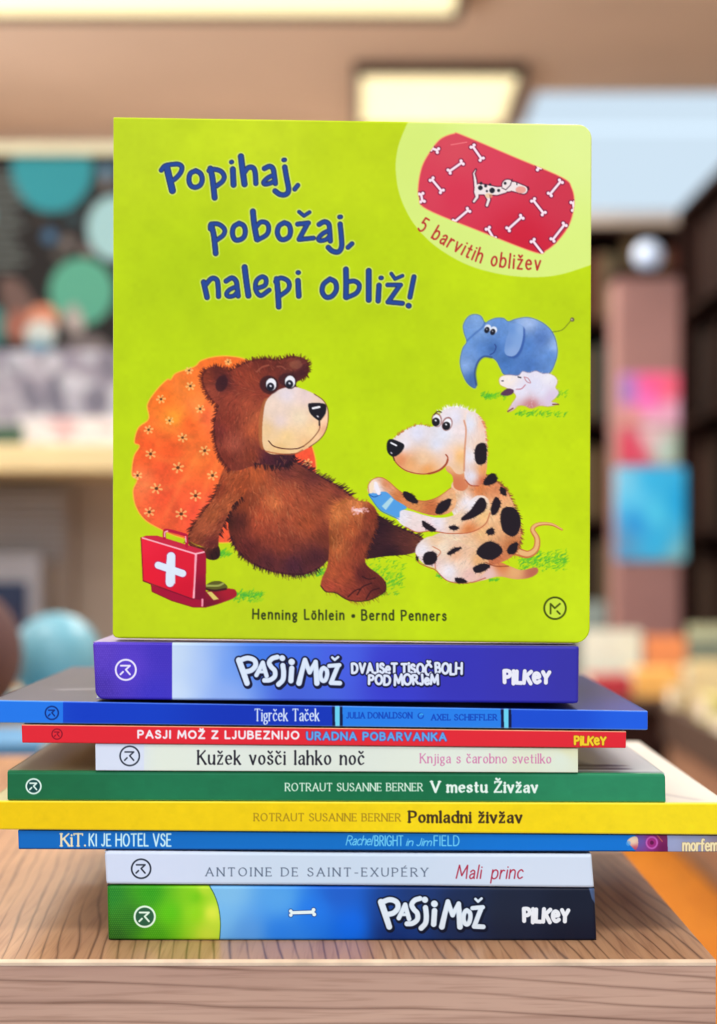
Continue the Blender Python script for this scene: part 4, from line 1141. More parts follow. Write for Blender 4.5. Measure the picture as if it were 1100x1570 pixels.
def add_box(bm, lo, hi, bevel=0.0):
    x0, y0, z0 = lo
    x1, y1, z1 = hi
    v = [bm.verts.new(p) for p in ((x0, y0, z0), (x1, y0, z0), (x1, y1, z0), (x0, y1, z0), (x0, y0, z1), (x1, y0, z1), (x1, y1, z1), (x0, y1, z1))]
    f = [bm.faces.new([v[i] for i in q]) for q in ((3, 2, 1, 0), (4, 5, 6, 7), (0, 1, 5, 4), (1, 2, 6, 5), (2, 3, 7, 6), (3, 0, 4, 7))]
    if bevel:
        es = list({e for q in f for e in q.edges})
        bmesh.ops.bevel(bm, geom=es, offset=bevel, segments=2, affect='EDGES', profile=0.6)
    return v


def box(name, lo, hi, m, parent=None, bevel=0.0):
    bm = bmesh.new()
    add_box(bm, lo, hi, bevel)
    return put(name, mesh_bm(name, bm), m, parent)


def slab(name, quad, y0, y1, m, parent=None, bevel=0.0):
    """prism: quad = four (x, z) corners TL TR BR BL, between depths y0 and y1"""
    bm = bmesh.new()
    a = [bm.verts.new((x, y0, z)) for x, z in quad]
    b = [bm.verts.new((x, y1, z)) for x, z in quad]
    n = len(quad)
    bm.faces.new(a)
    bm.faces.new(b[::-1])
    for i in range(n):
        bm.faces.new([a[i], b[i], b[(i + 1) % n], a[(i + 1) % n]])
    bmesh.ops.recalc_face_normals(bm, faces=bm.faces)
    if bevel:
        bmesh.ops.bevel(bm, geom=list(bm.edges), offset=bevel, segments=2, affect='EDGES', profile=0.6)
    return put(name, mesh_bm(name, bm), m, parent)


def lathe(bm, prof, c, seg=20, axis='z'):
    rows = []
    for r, h in prof:
        row = []
        for i in range(seg):
            t = 2 * math.pi * i / seg
            p = (r * math.cos(t), r * math.sin(t), h)
            if axis == 'y':
                p = (p[0], p[2], p[1])
            row.append(bm.verts.new((c[0] + p[0], c[1] + p[1], c[2] + p[2])))
        rows.append(row)
    for a, b in zip(rows, rows[1:]):
        for i in range(seg):
            bm.faces.new([a[i], a[(i + 1) % seg], b[(i + 1) % seg], b[i]])
    bm.faces.new(rows[0][::-1])
    bm.faces.new(rows[-1])


def keep_lines(C, tol, gap, axis):
    if axis == 1:
        C = C.transpose(1, 0, 2)
    n = len(C)
    keep = [0]
    for i in range(1, n):
        if i == n - 1 or i - keep[-1] >= gap or np.abs(C[i] - C[keep[-1]]).max() > tol:
            if keep[-1] != i - 1:
                keep.append(i - 1)
            if keep[-1] != i:
                keep.append(i)
    return np.array(keep)


def srgb_lin(C):
    C = np.clip(C, 0, 1)
    return np.where(C <= 0.04045, C / 12.92, ((C + 0.055) / 1.055) ** 2.4)


def grid_mesh(name, X, Y, Z, C, back=None):
    """grid of painted vertices; back = skirt depth, which closes the sheet behind"""
    h, w = X.shape
    co = np.stack([X, Y, Z], -1).reshape(-1, 3)
    idx = np.arange(h * w).reshape(h, w)
    q = np.stack([idx[:-1, :-1], idx[1:, :-1], idx[1:, 1:], idx[:-1, 1:]], -1).reshape(-1, 4)
    col = srgb_lin(C).reshape(-1, 3)
    if back is not None:
        rim = np.concatenate([idx[0, :], idx[1:, -1], idx[-1, -2::-1], idx[-2:0:-1, 0]])
        n = len(rim)
        co2 = co[rim] + np.array(back)
        b0 = len(co)
        co = np.vstack([co, co2, co2.mean(0)[None]])
        col = np.vstack([col, col[rim], col[rim].mean(0)[None]])
        j = np.arange(n)
        k = (j + 1) % n
        q = np.vstack([q, np.stack([rim[j], rim[k], b0 + k, b0 + j], -1)])
        tri = np.stack([b0 + j, b0 + k, np.full(n, b0 + n)], -1)
    else:
        tri = np.zeros((0, 3), int)
    me = bpy.data.meshes.new(name)
    me.vertices.add(len(co))
    me.vertices.foreach_set('co', co.astype(np.float32).ravel())
    loops = np.concatenate([q.ravel(), tri.ravel()]).astype(np.int32)
    me.loops.add(len(loops))
    me.loops.foreach_set('vertex_index', loops)
    starts = np.concatenate([np.arange(len(q)) * 4, len(q) * 4 + np.arange(len(tri)) * 3]).astype(np.int32)
    me.polygons.add(len(starts))
    me.polygons.foreach_set('loop_start', starts)
    me.polygons.foreach_set('use_smooth', np.concatenate([np.ones(len(q), bool), np.zeros(len(tri), bool)]))
    me.update(calc_edges=True)
    ca = me.color_attributes.new('print', 'FLOAT_COLOR', 'POINT')
    ca.data.foreach_set('color', np.hstack([col, np.ones((len(col), 1))]).astype(np.float32).ravel())
    return me


def panel(name, cv, quad, d, m, parent, step, rad=(0, 0, 0, 0), roll=(0, 0), depth=0.0015, tol=0.012, wob=0.0):
    """upright printed face. quad in frame units TL TR BR BL, corner radii, edge roll (top/bottom, ends)"""
    TL, TR, BR, BL = [np.array(p, float) for p in quad]
    nx = int((TR[0] - TL[0]) / step)
    ny = int((BL[1] - TL[1]) / step)
    u = np.linspace(0, 1, nx)[None, :]
    v = np.linspace(0, 1, ny)[:, None]

    def grid(u, v):
        hgt = BL[1] - TL[1]
        dt, db = v * hgt, (1 - v) * hgt

        def rnd(r, dist):
            if r <= 0:
                return 0 * dist
            e = np.clip(r - dist, 0, r)
            return r - np.sqrt(np.maximum(0, r * r - e * e))
        xl = TL[0] * (1 - v) + BL[0] * v + rnd(rad[0], dt) + rnd(rad[3], db)
        xr = TR[0] * (1 - v) + BR[0] * v - rnd(rad[1], dt) - rnd(rad[2], db)
        px = xl * (1 - u) + xr * u
        s = (px - TL[0]) / (TR[0] - TL[0])
        py = (TL[1] * (1 - s) + TR[1] * s) * (1 - v) + (BL[1] * (1 - s) + BR[1] * s) * v
        if wob:
            py = py + wob * np.sin(s * 7.0 + 1.0) * (v - 0.5) + 0 * px
        back = rnd(roll[0], dt) + rnd(roll[0], db) + rnd(roll[1], (px - xl)) + rnd(roll[1], (xr - px))
        return px, py, back
    px, py, bk = grid(u, v)
    C = cv.sample(px, py)
    ks = keep_lines(C, tol, 14, 0)
    kc = keep_lines(C, tol, 14, 1)
    if roll[0]:
        ks = np.unique(np.concatenate([ks, np.arange(0, min(ny, int(roll[0] / step) + 2)), np.arange(max(0, ny - int(roll[0] / step) - 2), ny)]))
    if roll[1]:
        kc = np.unique(np.concatenate([kc, np.arange(0, int(roll[1] / step) + 2), np.arange(nx - int(roll[1] / step) - 2, nx)]))
    if max(rad):
        r = int(max(rad) / step) + 2
        ks = np.unique(np.concatenate([ks, np.arange(0, min(r, ny)), np.arange(max(0, ny - r), ny)]))
    g = np.ix_(ks, kc)
    px, py, bk, C = px[g], py[g], bk[g], C[g]
    X = (px - CX) / F * d
    Z = EYE + (HY - py) / F * d
    Y = d + bk / F * d
    me = grid_mesh(name, X, Y, Z, C, (0, depth, 0))
    return put(name, me, m, parent)


# ------------------------------------------------------------------ the room (setting)
CEIL = EYE + 1.90
M_wall = mat('wall_paint', (220, 200, 182), 0.9, 0.03, 3)
M_ceil = mat('ceiling_paint', (226, 204, 184), 0.9, 0.03, 2)
M_floor = mat('floor_vinyl', (120, 88, 66), 0.5, 0.12, 6)
M_frame = mat('window_frame_paint', (206, 206, 210), 0.5, 0.03, 10)
M_glass = bpy.data.materials.new('clear_glass')
M_glass.use_nodes = True
_b = M_glass.node_tree.nodes['Principled BSDF']
_b.inputs['Transmission Weight'].default_value = 1.0
_b.inputs['Roughness'].default_value = 0.0
_b.inputs['IOR'].default_value = 1.02
XL, XR, YB, Y0 = -2.4, 2.2, 7.45, -1.6
struct(box('floor', (XL, Y0, -0.05), (XR, YB, 0.0), M_floor))
struct(box('wall_left', (XL - 0.1, Y0, 0), (XL, YB, CEIL), M_wall))
struct(box('wall_right', (XR, Y0, 0), (XR + 0.1, YB, CEIL), M_wall))
# back wall with the high window on its right, and the ceiling with the skylight that meets it
WX0, WX1, WZ = 0.72, 2.0, EYE + (HY - 334) / F * YB
bm = bmesh.new()
add_box(bm, (XL, YB, 0), (XR, YB + 0.12, WZ))
add_box(bm, (XL, YB, WZ), (WX0, YB + 0.12, CEIL))
add_box(bm, (WX1, YB, WZ), (XR, YB + 0.12, CEIL))
struct(put('wall_back', mesh_bm('wall_back', bm), M_wall))
SY = 6.78
bm = bmesh.new()
add_box(bm, (XL, Y0, CEIL), (XR, SY, CEIL + 0.12))
add_box(bm, (XL, SY, CEIL), (WX0, YB + 0.12, CEIL + 0.12))
add_box(bm, (WX1, SY, CEIL), (XR, YB + 0.12, CEIL + 0.12))
struct(put('ceiling', mesh_bm('ceiling', bm), M_ceil))
w = struct(box('window_1', (WX0, YB + 0.05, WZ), (WX1, YB + 0.056, CEIL + 0.02), M_glass))
bm = bmesh.new()
for x in (WX0, WX1 - 0.04):
    add_box(bm, (x, YB + 0.03, WZ), (x + 0.04, YB + 0.08, CEIL))
add_box(bm, (WX0, YB + 0.03, WZ), (WX1, YB + 0.08, WZ + 0.04))
put('window_frame', mesh_bm('window_frame', bm), M_frame, w)
w = struct(box('window_2', (WX0, SY, CEIL + 0.05), (WX1, YB + 0.05, CEIL + 0.056), M_glass))
bm = bmesh.new()
add_box(bm, (WX0, SY, CEIL + 0.03), (WX1, SY + 0.04, CEIL + 0.08))
for x in (WX0, WX1 - 0.04):
    add_box(bm, (x, SY, CEIL + 0.03), (x + 0.04, YB, CEIL + 0.08))
put('window_frame', mesh_bm('window_frame', bm), M_frame, w)

# ceiling lamps in view: boxed fittings with a lit diffuser
M_dif = mat('lit_diffuser', (255, 244, 196), 0.6, 0.02, 4, emit=1.0)
M_fit = mat('lamp_fitting', (70, 52, 40), 0.5, 0.05, 10)


def ceiling_light(x0, x1, y0, y1, label):
    t = thing('ceiling_light', ((x0 + x1) / 2, (y0 + y1) / 2, CEIL), label, 'ceiling light', 'lit ceiling lamps')
    bm = bmesh.new()
    h = 0.05
    z0, z1 = CEIL - h, CEIL - 0.001
    for lo, hi in (((x0, y0), (x1, y0 + 0.03)), ((x0, y1 - 0.03), (x1, y1)), ((x0, y0 + 0.03), (x0 + 0.03, y1 - 0.03)), ((x1 - 0.03, y0 + 0.03), (x1, y1 - 0.03))):
        add_box(bm, (lo[0], lo[1], z0), (hi[0], hi[1], z1), 0.004)
    put('frame', mesh_bm('frame', bm), M_fit, t)
    box('diffuser', (x0 + 0.03, y0 + 0.03, CEIL - 0.03), (x1 - 0.03, y1 - 0.03, CEIL - 0.012), M_dif, t)


ceiling_light(-1.7, 0.36, 4.9, 5.72, 'long bright cream ceiling light cut by the top edge of the photo')
ceiling_light(-0.02, 0.66, 6.35, 7.2, 'smaller dark-framed ceiling light just above the green picture book')

# ------------------------------------------------------------------ display cabinet with wood-grain top
TZ = EYE - 0.18165       # table top
TY = 0.7155
TX = 0.1575
M_top = wood_mat('walnut_laminate_top', 'y', (196, 152, 116), (172, 128, 98), (104, 72, 54), rough=0.34, fine=150, spec=0.22, lean=0.10)
M_face = wood_mat('walnut_laminate_face', 'x', (206, 168, 148), (180, 142, 126), (134, 100, 86), rough=0.5, fine=150, scratch=True, spec=0.15, lean=0.03)
M_lip = mat('catchlight_laminate_edge', (236, 208, 180), 0.4, 0.12, 60)
t = thing('display_table', (-0.5, TY + 0.35, 0), 'low wood-grain display table under the stack of books', 'table')
slab('table_top', [(-1.25, TZ), (TX, TZ), (TX, TZ - 0.0023), (-1.25, TZ - 0.0023)], TY + 0.0012, 1.42, M_top, t)
slab('front_edge', [(-1.25, TZ - 0.0024), (TX - 0.0006, TZ - 0.0024), (TX - 0.0006, TZ - 0.075), (-1.25, TZ - 0.075)], TY, TY + 0.02, M_face, t)
bm = bmesh.new()   # pale arris between top and face, its highlight put into the colour
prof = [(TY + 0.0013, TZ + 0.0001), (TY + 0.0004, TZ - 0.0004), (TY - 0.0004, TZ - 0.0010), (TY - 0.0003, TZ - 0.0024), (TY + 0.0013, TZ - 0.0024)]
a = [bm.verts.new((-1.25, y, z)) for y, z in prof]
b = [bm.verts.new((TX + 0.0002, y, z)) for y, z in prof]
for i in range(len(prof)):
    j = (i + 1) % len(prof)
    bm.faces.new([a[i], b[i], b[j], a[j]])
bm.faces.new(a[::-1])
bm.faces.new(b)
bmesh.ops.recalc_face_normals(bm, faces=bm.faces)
put('edge_strip', mesh_bm('edge_strip', bm), M_lip, t)['label'] = 'pale edge strip with painted highlight'
box('side_edge', (TX - 0.0006, TY, TZ - 0.075), (TX, 1.42, TZ - 0.0024), M_face, t)
M_body = mat('cabinet_body', (110, 84, 70), 0.6, 0.06, 10)
box('core', (-1.25, TY + 0.0205, TZ - 0.075), (TX - 0.001, 1.42, TZ - 0.0024), M_body, t)
for x in (-1.22, TX - 0.06):
    box('side_panel', (x, TY + 0.04, 0.0), (x + 0.03, 1.38, TZ - 0.0755), M_body, t)

# ------------------------------------------------------------------ the stack of books
D = 0.75
M_pages = mat('page_edges', (238, 232, 216), 0.9, 0.08, 400)
M_gloss = print_mat('printed_spine', 0.28, 0.14, 0.04, 30)
M_matt = print_mat('printed_matt_spine', 0.5, 0.12, 0.05, 30)


def inner(quad, t, s):
    """quad (x, z) shrunk by t at top and bottom and s at the ends"""
    (a, b), (c, d_), (e, f), (g, h) = quad
    return [(a + s, b - t), (c - s, d_ - t), (e - s, f + t), (g + s, h + t)]


def book(label, cv, px, depth, d, cover_col, m=None, rad=(2, 2, 2, 2), roll=(3, 2), board=0.0004, step=0.62, back_col=None, wob=0.0, lip=0.0, top=None):
    q = [((x - CX) / F * d, EYE + (HY - y) / F * d) for x, y in px]
    cx = (q[2][0] + q[3][0]) / 2
    cz = min(q[2][1], q[3][1])
    t = thing('book', (cx, d + depth / 2, cz), label, 'book', 'stacked picture books')
    panel('spine', cv, px, d, m or M_gloss, t, step, rad, roll, 0.0012, wob=wob)
    y0 = d + 0.0014
    (ax, az), (bx_, bz), (cx_, cz_), (dx, dz) = q
    e = 0.00012
    mc = mat('cover_%d_%d_%d' % tuple(cover_col), cover_col, 0.35, 0.05, 30)
    mb = mat('cover_%d_%d_%d' % tuple(back_col or cover_col), back_col or cover_col, 0.35, 0.05, 30)
    if top is None:
        slab('cover', [(ax + e, az - e), (bx_ - e, bz - e), (bx_ - e, bz - e - board), (ax + e, az - e - board)], y0, d + depth, mc, t)
    else:
        top(t, q, y0, d + depth, board)
    slab('cover', [(dx + e, dz + board + e), (cx_ - e, cz_ + board + e), (cx_ - e, cz_ + e), (dx + e, dz + e)], y0, d + depth, mb, t)
    ins = 0.003 if board > 0.001 else 0.0006
    slab('page_block', inner(q, board + 2 * e, ins), y0, d + depth - ins, M_pages, t)
    return t


def painted_top(cvf, name='cover'):
    """cover sheet whose upper face carries print; canvas units: cm across from the left end, cm deep"""
    def make(t, q, y0, y1, board):
        (ax, az), (bx_, bz) = q[0], q[1]
        cv = cvf((bx_ - ax) * 100, (y1 - y0) * 100)
        nx, ny = int((bx_ - ax) / 0.0012), int((y1 - y0) / 0.0012)
        u, v = np.meshgrid(np.linspace(0, 1, nx), np.linspace(0, 1, ny))
        C = cv.sample(u * (bx_ - ax) * 100, v * (y1 - y0) * 100)
        X = ax + (bx_ - ax) * u
        Y = y0 + (y1 - y0) * v
        Z = az + (bz - az) * u - 0.0001
        me = grid_mesh(name, X[::-1], Y[::-1], Z[::-1], C[::-1], (0, 0, -board))
        put(name, me, M_gloss, t)
    return make


def top_blue(w, h):
    cv = Canvas(0, 0, w, h, 8, (20, 40, 120))
    cv.C[:] = cv.field((0, cv.W, 0, cv.H), [(1, 1, (64, 62, 84)), (3, 8, (50, 50, 74)), (7, 3, (24, 34, 84)), (25, 3, (12, 30, 104)), (29.5, 1, (30, 70, 180)), (29, 5, (16, 36, 110)), (28, 10, (14, 26, 80))], 4)
    cv.stroke([(2.2, 6), (4.2, 7)], 0.3, (190, 190, 200))
    return cv


def top_green(w, h):
    cv = Canvas(0, 0, w, h, 8, (206, 216, 226))
    cv.C[:] = cv.field((0, cv.W, 0, cv.H), [(0.5, 0.5, (120, 110, 80)), (1.5, 6, (128, 96, 70)), (5, 3, (140, 110, 84)), (24, 3, (176, 190, 206)), (27, 8, (206, 216, 230)), (29, 2, (226, 236, 236)), (29, 9, (240, 240, 238)), (23, 8, (180, 196, 220))], 4)
    for x, y, rx, ry in ((26.6, 2.6, 2.6, 0.42), (27.2, 1.5, 2.0, 0.36), (27.3, 0.35, 3.4, 0.16)):
        cv.fill(ring(x, y, rx, ry), (38, 34, 60) if y > 1 else (40, 80, 90), 0.9, soft=2)
    for x in (22.5, 24.0, 20.8):
        cv.stroke([(x + 3.4, 2.4), (x + 1.2, 9.0)], 0.30, (70, 84, 120), 0.8)
    cv.fill([(0, 0), (w, 0), (w, 0.18), (0, 0.18)], (60, 150, 116))
    return cv


def top_yellow(w, h):
    cv = Canvas(0, 0, w, h, 6, (244, 240, 232))
    cv.fill([(0, 0), (w, 0), (w, 0.16), (0, 0.16)], (250, 224, 40))
    cv.C[:, :int(6 * 6)] = rgb((206, 200, 150))
    cv.stroke([(33.0, 1.0), (31.6, 3.0)], 0.10, (196, 190, 190))
    return cv


book('bottom book of the stack, navy spine with a dotted green hill at its left', paint_navy(), [(163.5, 1357.5), (913, 1361.5), (916, 1442.6), (165.5, 1441.8)], 0.155, D + 0.001, (22, 26, 44),
     rad=(5, 3, 4, 2), roll=(5, 6))
book('pale blue-white novel with a dark red script title, second from the bottom', paint_white(), [(159.5, 1305.5), (908, 1310.5), (912, 1361.0), (162.5, 1355.5)], 0.13, D + 0.0005, (206, 214, 232),
     rad=(7, 1, 3, 5), roll=(5, 5), m=M_matt, wob=1.0)
book('thin bright blue book with a purple patch near its right end, under the yellow book', paint_kit(), [(27.5, 1273), (1118, 1281.5), (1118, 1306.5), (28.5, 1302)], 0.26, D + 0.002, (16, 70, 130),
     rad=(0.5, 1, 1, 0.5), roll=(1.5, 1), board=0.002)
book('wide yellow board book with brown lettering, crossing the whole photo', paint_yellow(), [(-20, 1228), (1118, 1231.5), (1118, 1280.6), (-20, 1272)], 0.24, D + 0.0005, (246, 240, 230), back_col=(246, 206, 0),
     rad=(1, 1, 1, 1), roll=(3, 2), board=0.0015, top=painted_top(top_yellow))
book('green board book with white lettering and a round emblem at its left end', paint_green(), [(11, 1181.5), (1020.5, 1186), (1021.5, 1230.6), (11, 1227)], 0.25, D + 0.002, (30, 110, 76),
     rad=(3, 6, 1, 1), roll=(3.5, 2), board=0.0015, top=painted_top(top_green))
book('cream-spined book with black title and pink subtitle, shorter than the green one below it', paint_cream(), [(146, 1140), (887, 1147.3), (887, 1184.8), (146.5, 1181.6)], 0.20, D + 0.001, (206, 206, 186),
     rad=(0.5, 1, 0.5, 0.5), roll=(1.5, 1), board=0.0012, m=M_matt)
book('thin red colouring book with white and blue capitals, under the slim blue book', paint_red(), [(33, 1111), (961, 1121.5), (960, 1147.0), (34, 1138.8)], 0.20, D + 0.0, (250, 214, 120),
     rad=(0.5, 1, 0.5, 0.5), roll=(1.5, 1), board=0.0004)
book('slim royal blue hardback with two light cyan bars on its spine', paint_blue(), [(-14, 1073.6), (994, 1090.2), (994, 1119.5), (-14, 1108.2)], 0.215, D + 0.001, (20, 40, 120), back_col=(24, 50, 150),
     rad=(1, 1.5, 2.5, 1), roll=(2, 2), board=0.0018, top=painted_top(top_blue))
book('thick purple comic with a dotted violet left end, directly under the standing book', paint_purple(), [(141.5, 984), (889, 990.8), (888, 1079), (146, 1072.6)], 0.155, D + 0.003, (130, 110, 176),
     rad=(5, 4, 5, 14), roll=(5, 6))

# the standing picture book
DC = 0.7615
t = thing('book', ((540 - CX) / F * DC, DC + 0.01, EYE + (HY - 984) / F * DC), 'lime green picture book standing upright on the stack, bear and dog on its cover', 'book')
FQ = [(173.5, 179), (908, 190.5), (905, 986.5), (172.5, 978.5)]
M_cover = print_mat('printed_glossy_cover', 0.30, 0.12, 0.22, 14)
panel('front_cover', paint_front(), FQ, DC, M_cover, t, 1.0, (1, 22, 24, 9), (3.0, 2.5), 0.0018, tol=0.004)
q = [((x - CX) / F * DC, EYE + (HY - y) / F * DC) for x, y in FQ]
M_lime = mat('lime_board', (190, 214, 30), 0.4, 0.04, 30)
M_board = mat('board_pages', (232, 230, 214), 0.8, 0.05, 300)


def rounded(q, r_right, s):
    (ax, az), (bx_, bz), (cx_, cz_), (dx, dz) = q
    ax, dx, bx_, cx_ = ax + s, dx + s, bx_ - s, cx_ - s
    az, bz, cz_, dz = az - s, bz - s, cz_ + s, dz + s
    out = [(ax, az)]
    for i in range(7):
        a = math.radians(90 - 15 * i)
        out.append((bx_ - r_right + r_right * math.cos(a), bz - r_right + r_right * math.sin(a)))
    for i in range(7):
        a = math.radians(-15 * i)
        out.append((cx_ - r_right + r_right * math.cos(a), cz_ + r_right + r_right * math.sin(a)))
    out.append((dx, dz))
    return out


for i in range(6):
    slab('board_page', rounded(q, 0.0068, 0.0010), DC + 0.0021 + i * 0.0022, DC + 0.0041 + i * 0.0022, M_board, t)
slab('back_cover', rounded(q, 0.0068, 0.0002), DC + 0.0155, DC + 0.0175, M_lime, t)
slab('spine', [(q[0][0] - 0.0, q[0][1] - 0.0012), (q[0][0] + 0.0009, q[0][1] - 0.0012), (q[3][0] + 0.0009, q[3][1] + 0.003), (q[3][0] - 0.0, q[3][1] + 0.003)], DC + 0.002, DC + 0.0154, M_lime, t)

# ------------------------------------------------------------------ left background: shelf unit, board, papers
M_matte_print = print_mat('printed_poster', 0.6, 0.2, 0.05, 10)


def px_rect(x0, x1, y0, y1, d):
    return (x0 - CX) / F * d, (x1 - CX) / F * d, EYE + (HY - y1) / F * d, EYE + (HY - y0) / F * d


def bookblock(label, lo, hi, c, group=None, rot=0.0, name='book', cat='book'):
    """closed book or box: cover shell round a paler page block"""
    cx, cy = (lo[0] + hi[0]) / 2, (lo[1] + hi[1]) / 2
    t = thing(name, (cx, cy, lo[2]), label, cat, group)
    w, dp, h = (hi[0] - lo[0]), (hi[1] - lo[1]), hi[2] - lo[2]
    mc = mat('board_%d_%d_%d' % tuple(c), c, 0.45, 0.1, 25)
    bm = bmesh.new()
    b = min(0.003, w * 0.12, dp * 0.12)
    th = min(w, h, dp)
    if w == th:      # standing, spine towards the viewer
        add_box(bm, (-w / 2, -dp / 2, 0), (-w / 2 + b, dp / 2, h))
        add_box(bm, (w / 2 - b, -dp / 2, 0), (w / 2, dp / 2, h))
        add_box(bm, (-w / 2 + b, -dp / 2, 0), (w / 2 - b, -dp / 2 + b, h))
        pg = ((-w / 2 + b, -dp / 2 + b, b), (w / 2 - b, dp / 2 - b, h - b))
    elif h == th:    # lying
        b = min(b, h * 0.2)
        add_box(bm, (-w / 2, -dp / 2, 0), (w / 2, dp / 2, b))
        add_box(bm, (-w / 2, -dp / 2, h - b), (w / 2, dp / 2, h))
        add_box(bm, (-w / 2, -dp / 2, b), (w / 2, -dp / 2 + b, h - b))
        pg = ((-w / 2 + b, -dp / 2 + b, b), (w / 2 - b, dp / 2 - b, h - b))
    else:            # standing with its cover towards the viewer
        add_box(bm, (-w / 2, -dp / 2, 0), (w / 2, -dp / 2 + b, h))
        add_box(bm, (-w / 2, dp / 2 - b, 0), (w / 2, dp / 2, h))
        add_box(bm, (-w / 2, -dp / 2 + b, 0), (-w / 2 + b, dp / 2 - b, h))
        pg = ((-w / 2 + b, -dp / 2 + b, b), (w / 2 - b, dp / 2 - b, h - b))
    for nm, me, m in (('cover', mesh_bm('cover', bm), mc), ('page_block', None, M_pages)):
        if me is None:
            bm = bmesh.new()
            add_box(bm, *pg)
            me = mesh_bm('page_block', bm)
        o = bpy.data.objects.new(nm, me)
        me.materials.append(m)
        COL.objects.link(o)
        o.parent = t
    t.rotation_euler = (0, 0, rot)
    return t


DL = 3.0
sh_z = EYE + (HY - 681) / F * 2.9
M_cream = mat('cream_shelf_laminate', (244, 226, 176), 0.5, 0.04, 12)
M_cab = mat('grey_brown_cabinet', (196, 178, 162), 0.7, 0.05, 6)
t = thing('shelf_unit', (-0.75, 3.1, 0), 'grey-brown shelf unit with a thick cream shelf, left behind the books', 'shelf')
box('shelf', (-1.6, 2.9, sh_z - 0.048), (0.15, 3.3, sh_z), M_cream, t, 0.004)
box('back_panel', (-1.6, 3.27, 0.0), (0.15, 3.299, sh_z - 0.049), M_cab, t)
for x in (-1.6, 0.12):
    box('side_panel', (x, 2.93, 0.0), (x + 0.03, 3.269, sh_z - 0.049), M_cab, t)
box('lower_shelf', (-1.569, 2.95, 0.75), (0.119, 3.269, 0.775), M_cab, t)


def paint_board():
    cv = Canvas(-120, 232, 230, 560, 0.8, (30, 28, 30))
    for x, y, rx, ry, c in ((80, 258, 63, 68, (44, 140, 156)), (176, 350, 43, 50, (150, 194, 204)), (125, 447, 50, 52, (84, 160, 140)), (-60, 330, 50, 50, (90, 150, 170)), (-30, 500, 44, 36, (60, 120, 120)),
                            (76, 362, 12, 12, (60, 96, 130)), (104, 372, 11, 11, (110, 104, 104)), (90, 390, 10, 9, (80, 78, 76)), (133, 384, 10, 9, (120, 108, 108)), (163, 263, 10, 13, (90, 130, 160)), (112, 335, 12, 10, (40, 66, 76)), (60, 335, 9, 9, (56, 50, 48)), (162, 282, 8, 10, (126, 120, 120))):
        cv.fill(ring(x, y, rx, ry), c, soft=2)
    for i, y in enumerate(range(268, 424, 13)):
        cv.stroke([(-40, y), (18 + (i * 7) % 24, y + 1)], 5, (122, 136, 136), 0.8)
    cv.fill(smooth([(0, 430), (30, 430), (50, 460), (60, 480), (40, 500), (10, 480)], True), (120, 96, 92), 0.8, soft=3)
    cv.fill(ring(32, 500, 26, 24), (150, 96, 84), soft=3)
    cv.fill(ring(66, 488, 24, 22), (206, 136, 110), soft=3)
    cv.fill(ring(62, 512, 24, 22), (196, 206, 206), soft=3)
    cv.fill(ring(60, 535, 20, 14), (84, 140, 170), soft=3)
    cv.fill(smooth([(98, 490), (106, 470), (118, 470), (130, 500), (120, 512), (104, 506)], True), (170, 160, 160), soft=3)
    cv.fill(smooth([(90, 545), (110, 520), (150, 516), (172, 540), (160, 560), (90, 560)], True), (120, 112, 116), soft=3)
    return cv


# dark poster board with round bubbles, leaning on the wall above the shelf
t = thing('poster_board', (-0.55, 3.2, sh_z), 'black poster board with teal and green discs standing on the cream shelf', 'poster')
panel('poster', paint_board(), [(-110, 238), (215, 238), (215, 560), (-110, 560)], 3.16, M_matte_print, t, 1.5, depth=0.002)
x0, x1, z0, z1 = px_rect(-110, 215, 238, 560, 3.16)
box('backing', (x0, 3.163, sh_z + 0.0005), (x1, 3.18, z1), mat('board_edge', (60, 56, 54)), t)
box('top_rail', (x0 - 0.01, 3.15, z1 + 0.0005), (x1 + 0.01, 3.18, z1 + 0.022), mat('mint_rail', (214, 214, 186), 0.5), t)
box('bottom_rail', (x0, 3.16, sh_z + 0.0005), (x1, 3.1625, z0 - 0.0003), mat('board_edge', (60, 56, 54)), t)


def paint_pattern(seed, base, cols, n, s):
    def f():
        cv = Canvas(0, 0, 100, 50, 3, base)
        rs = np.random.RandomState(seed)
        for _ in range(n):
            c = cols[rs.randint(len(cols))]
            cv.fill(ring(rs.uniform(0, 100), rs.uniform(0, 50), rs.uniform(s, s * 2.4), rs.uniform(s, s * 1.8), n=10, rot=rs.uniform(0, 90)), c, 0.8, soft=2)
        return cv
    return f()


def leaflet(label, x0, x1, y0, y1, d, cv, cat='book', name='book', th=0.02, edge=(200, 200, 205)):
    """standing booklet with a printed front"""
    a, b, z0, z1 = px_rect(x0, x1, y0, y1, d)
    t = thing(name, ((a + b) / 2, d + th / 2, z0), label, cat)
    n = 70
    u, v = np.meshgrid(np.linspace(0, 1, n), np.linspace(0, 1, n // 2))
    me = grid_mesh('front_cover', a + (b - a) * u, 0 * u + d, z1 + (z0 - z1) * v, cv.sample(u * 99, v * 49), (0, 0.002, 0))
    put('front_cover', me, M_matte_print, t)
    box('page_block', (a + 0.001, d + 0.0022, z0), (b - 0.001, d + th - 0.0022, z1 - 0.001), M_pages, t)
    box('back_cover', (a, d + th - 0.002, z0), (b, d + th, z1), mat('board_%d_%d_%d' % edge, edge), t)
    return t


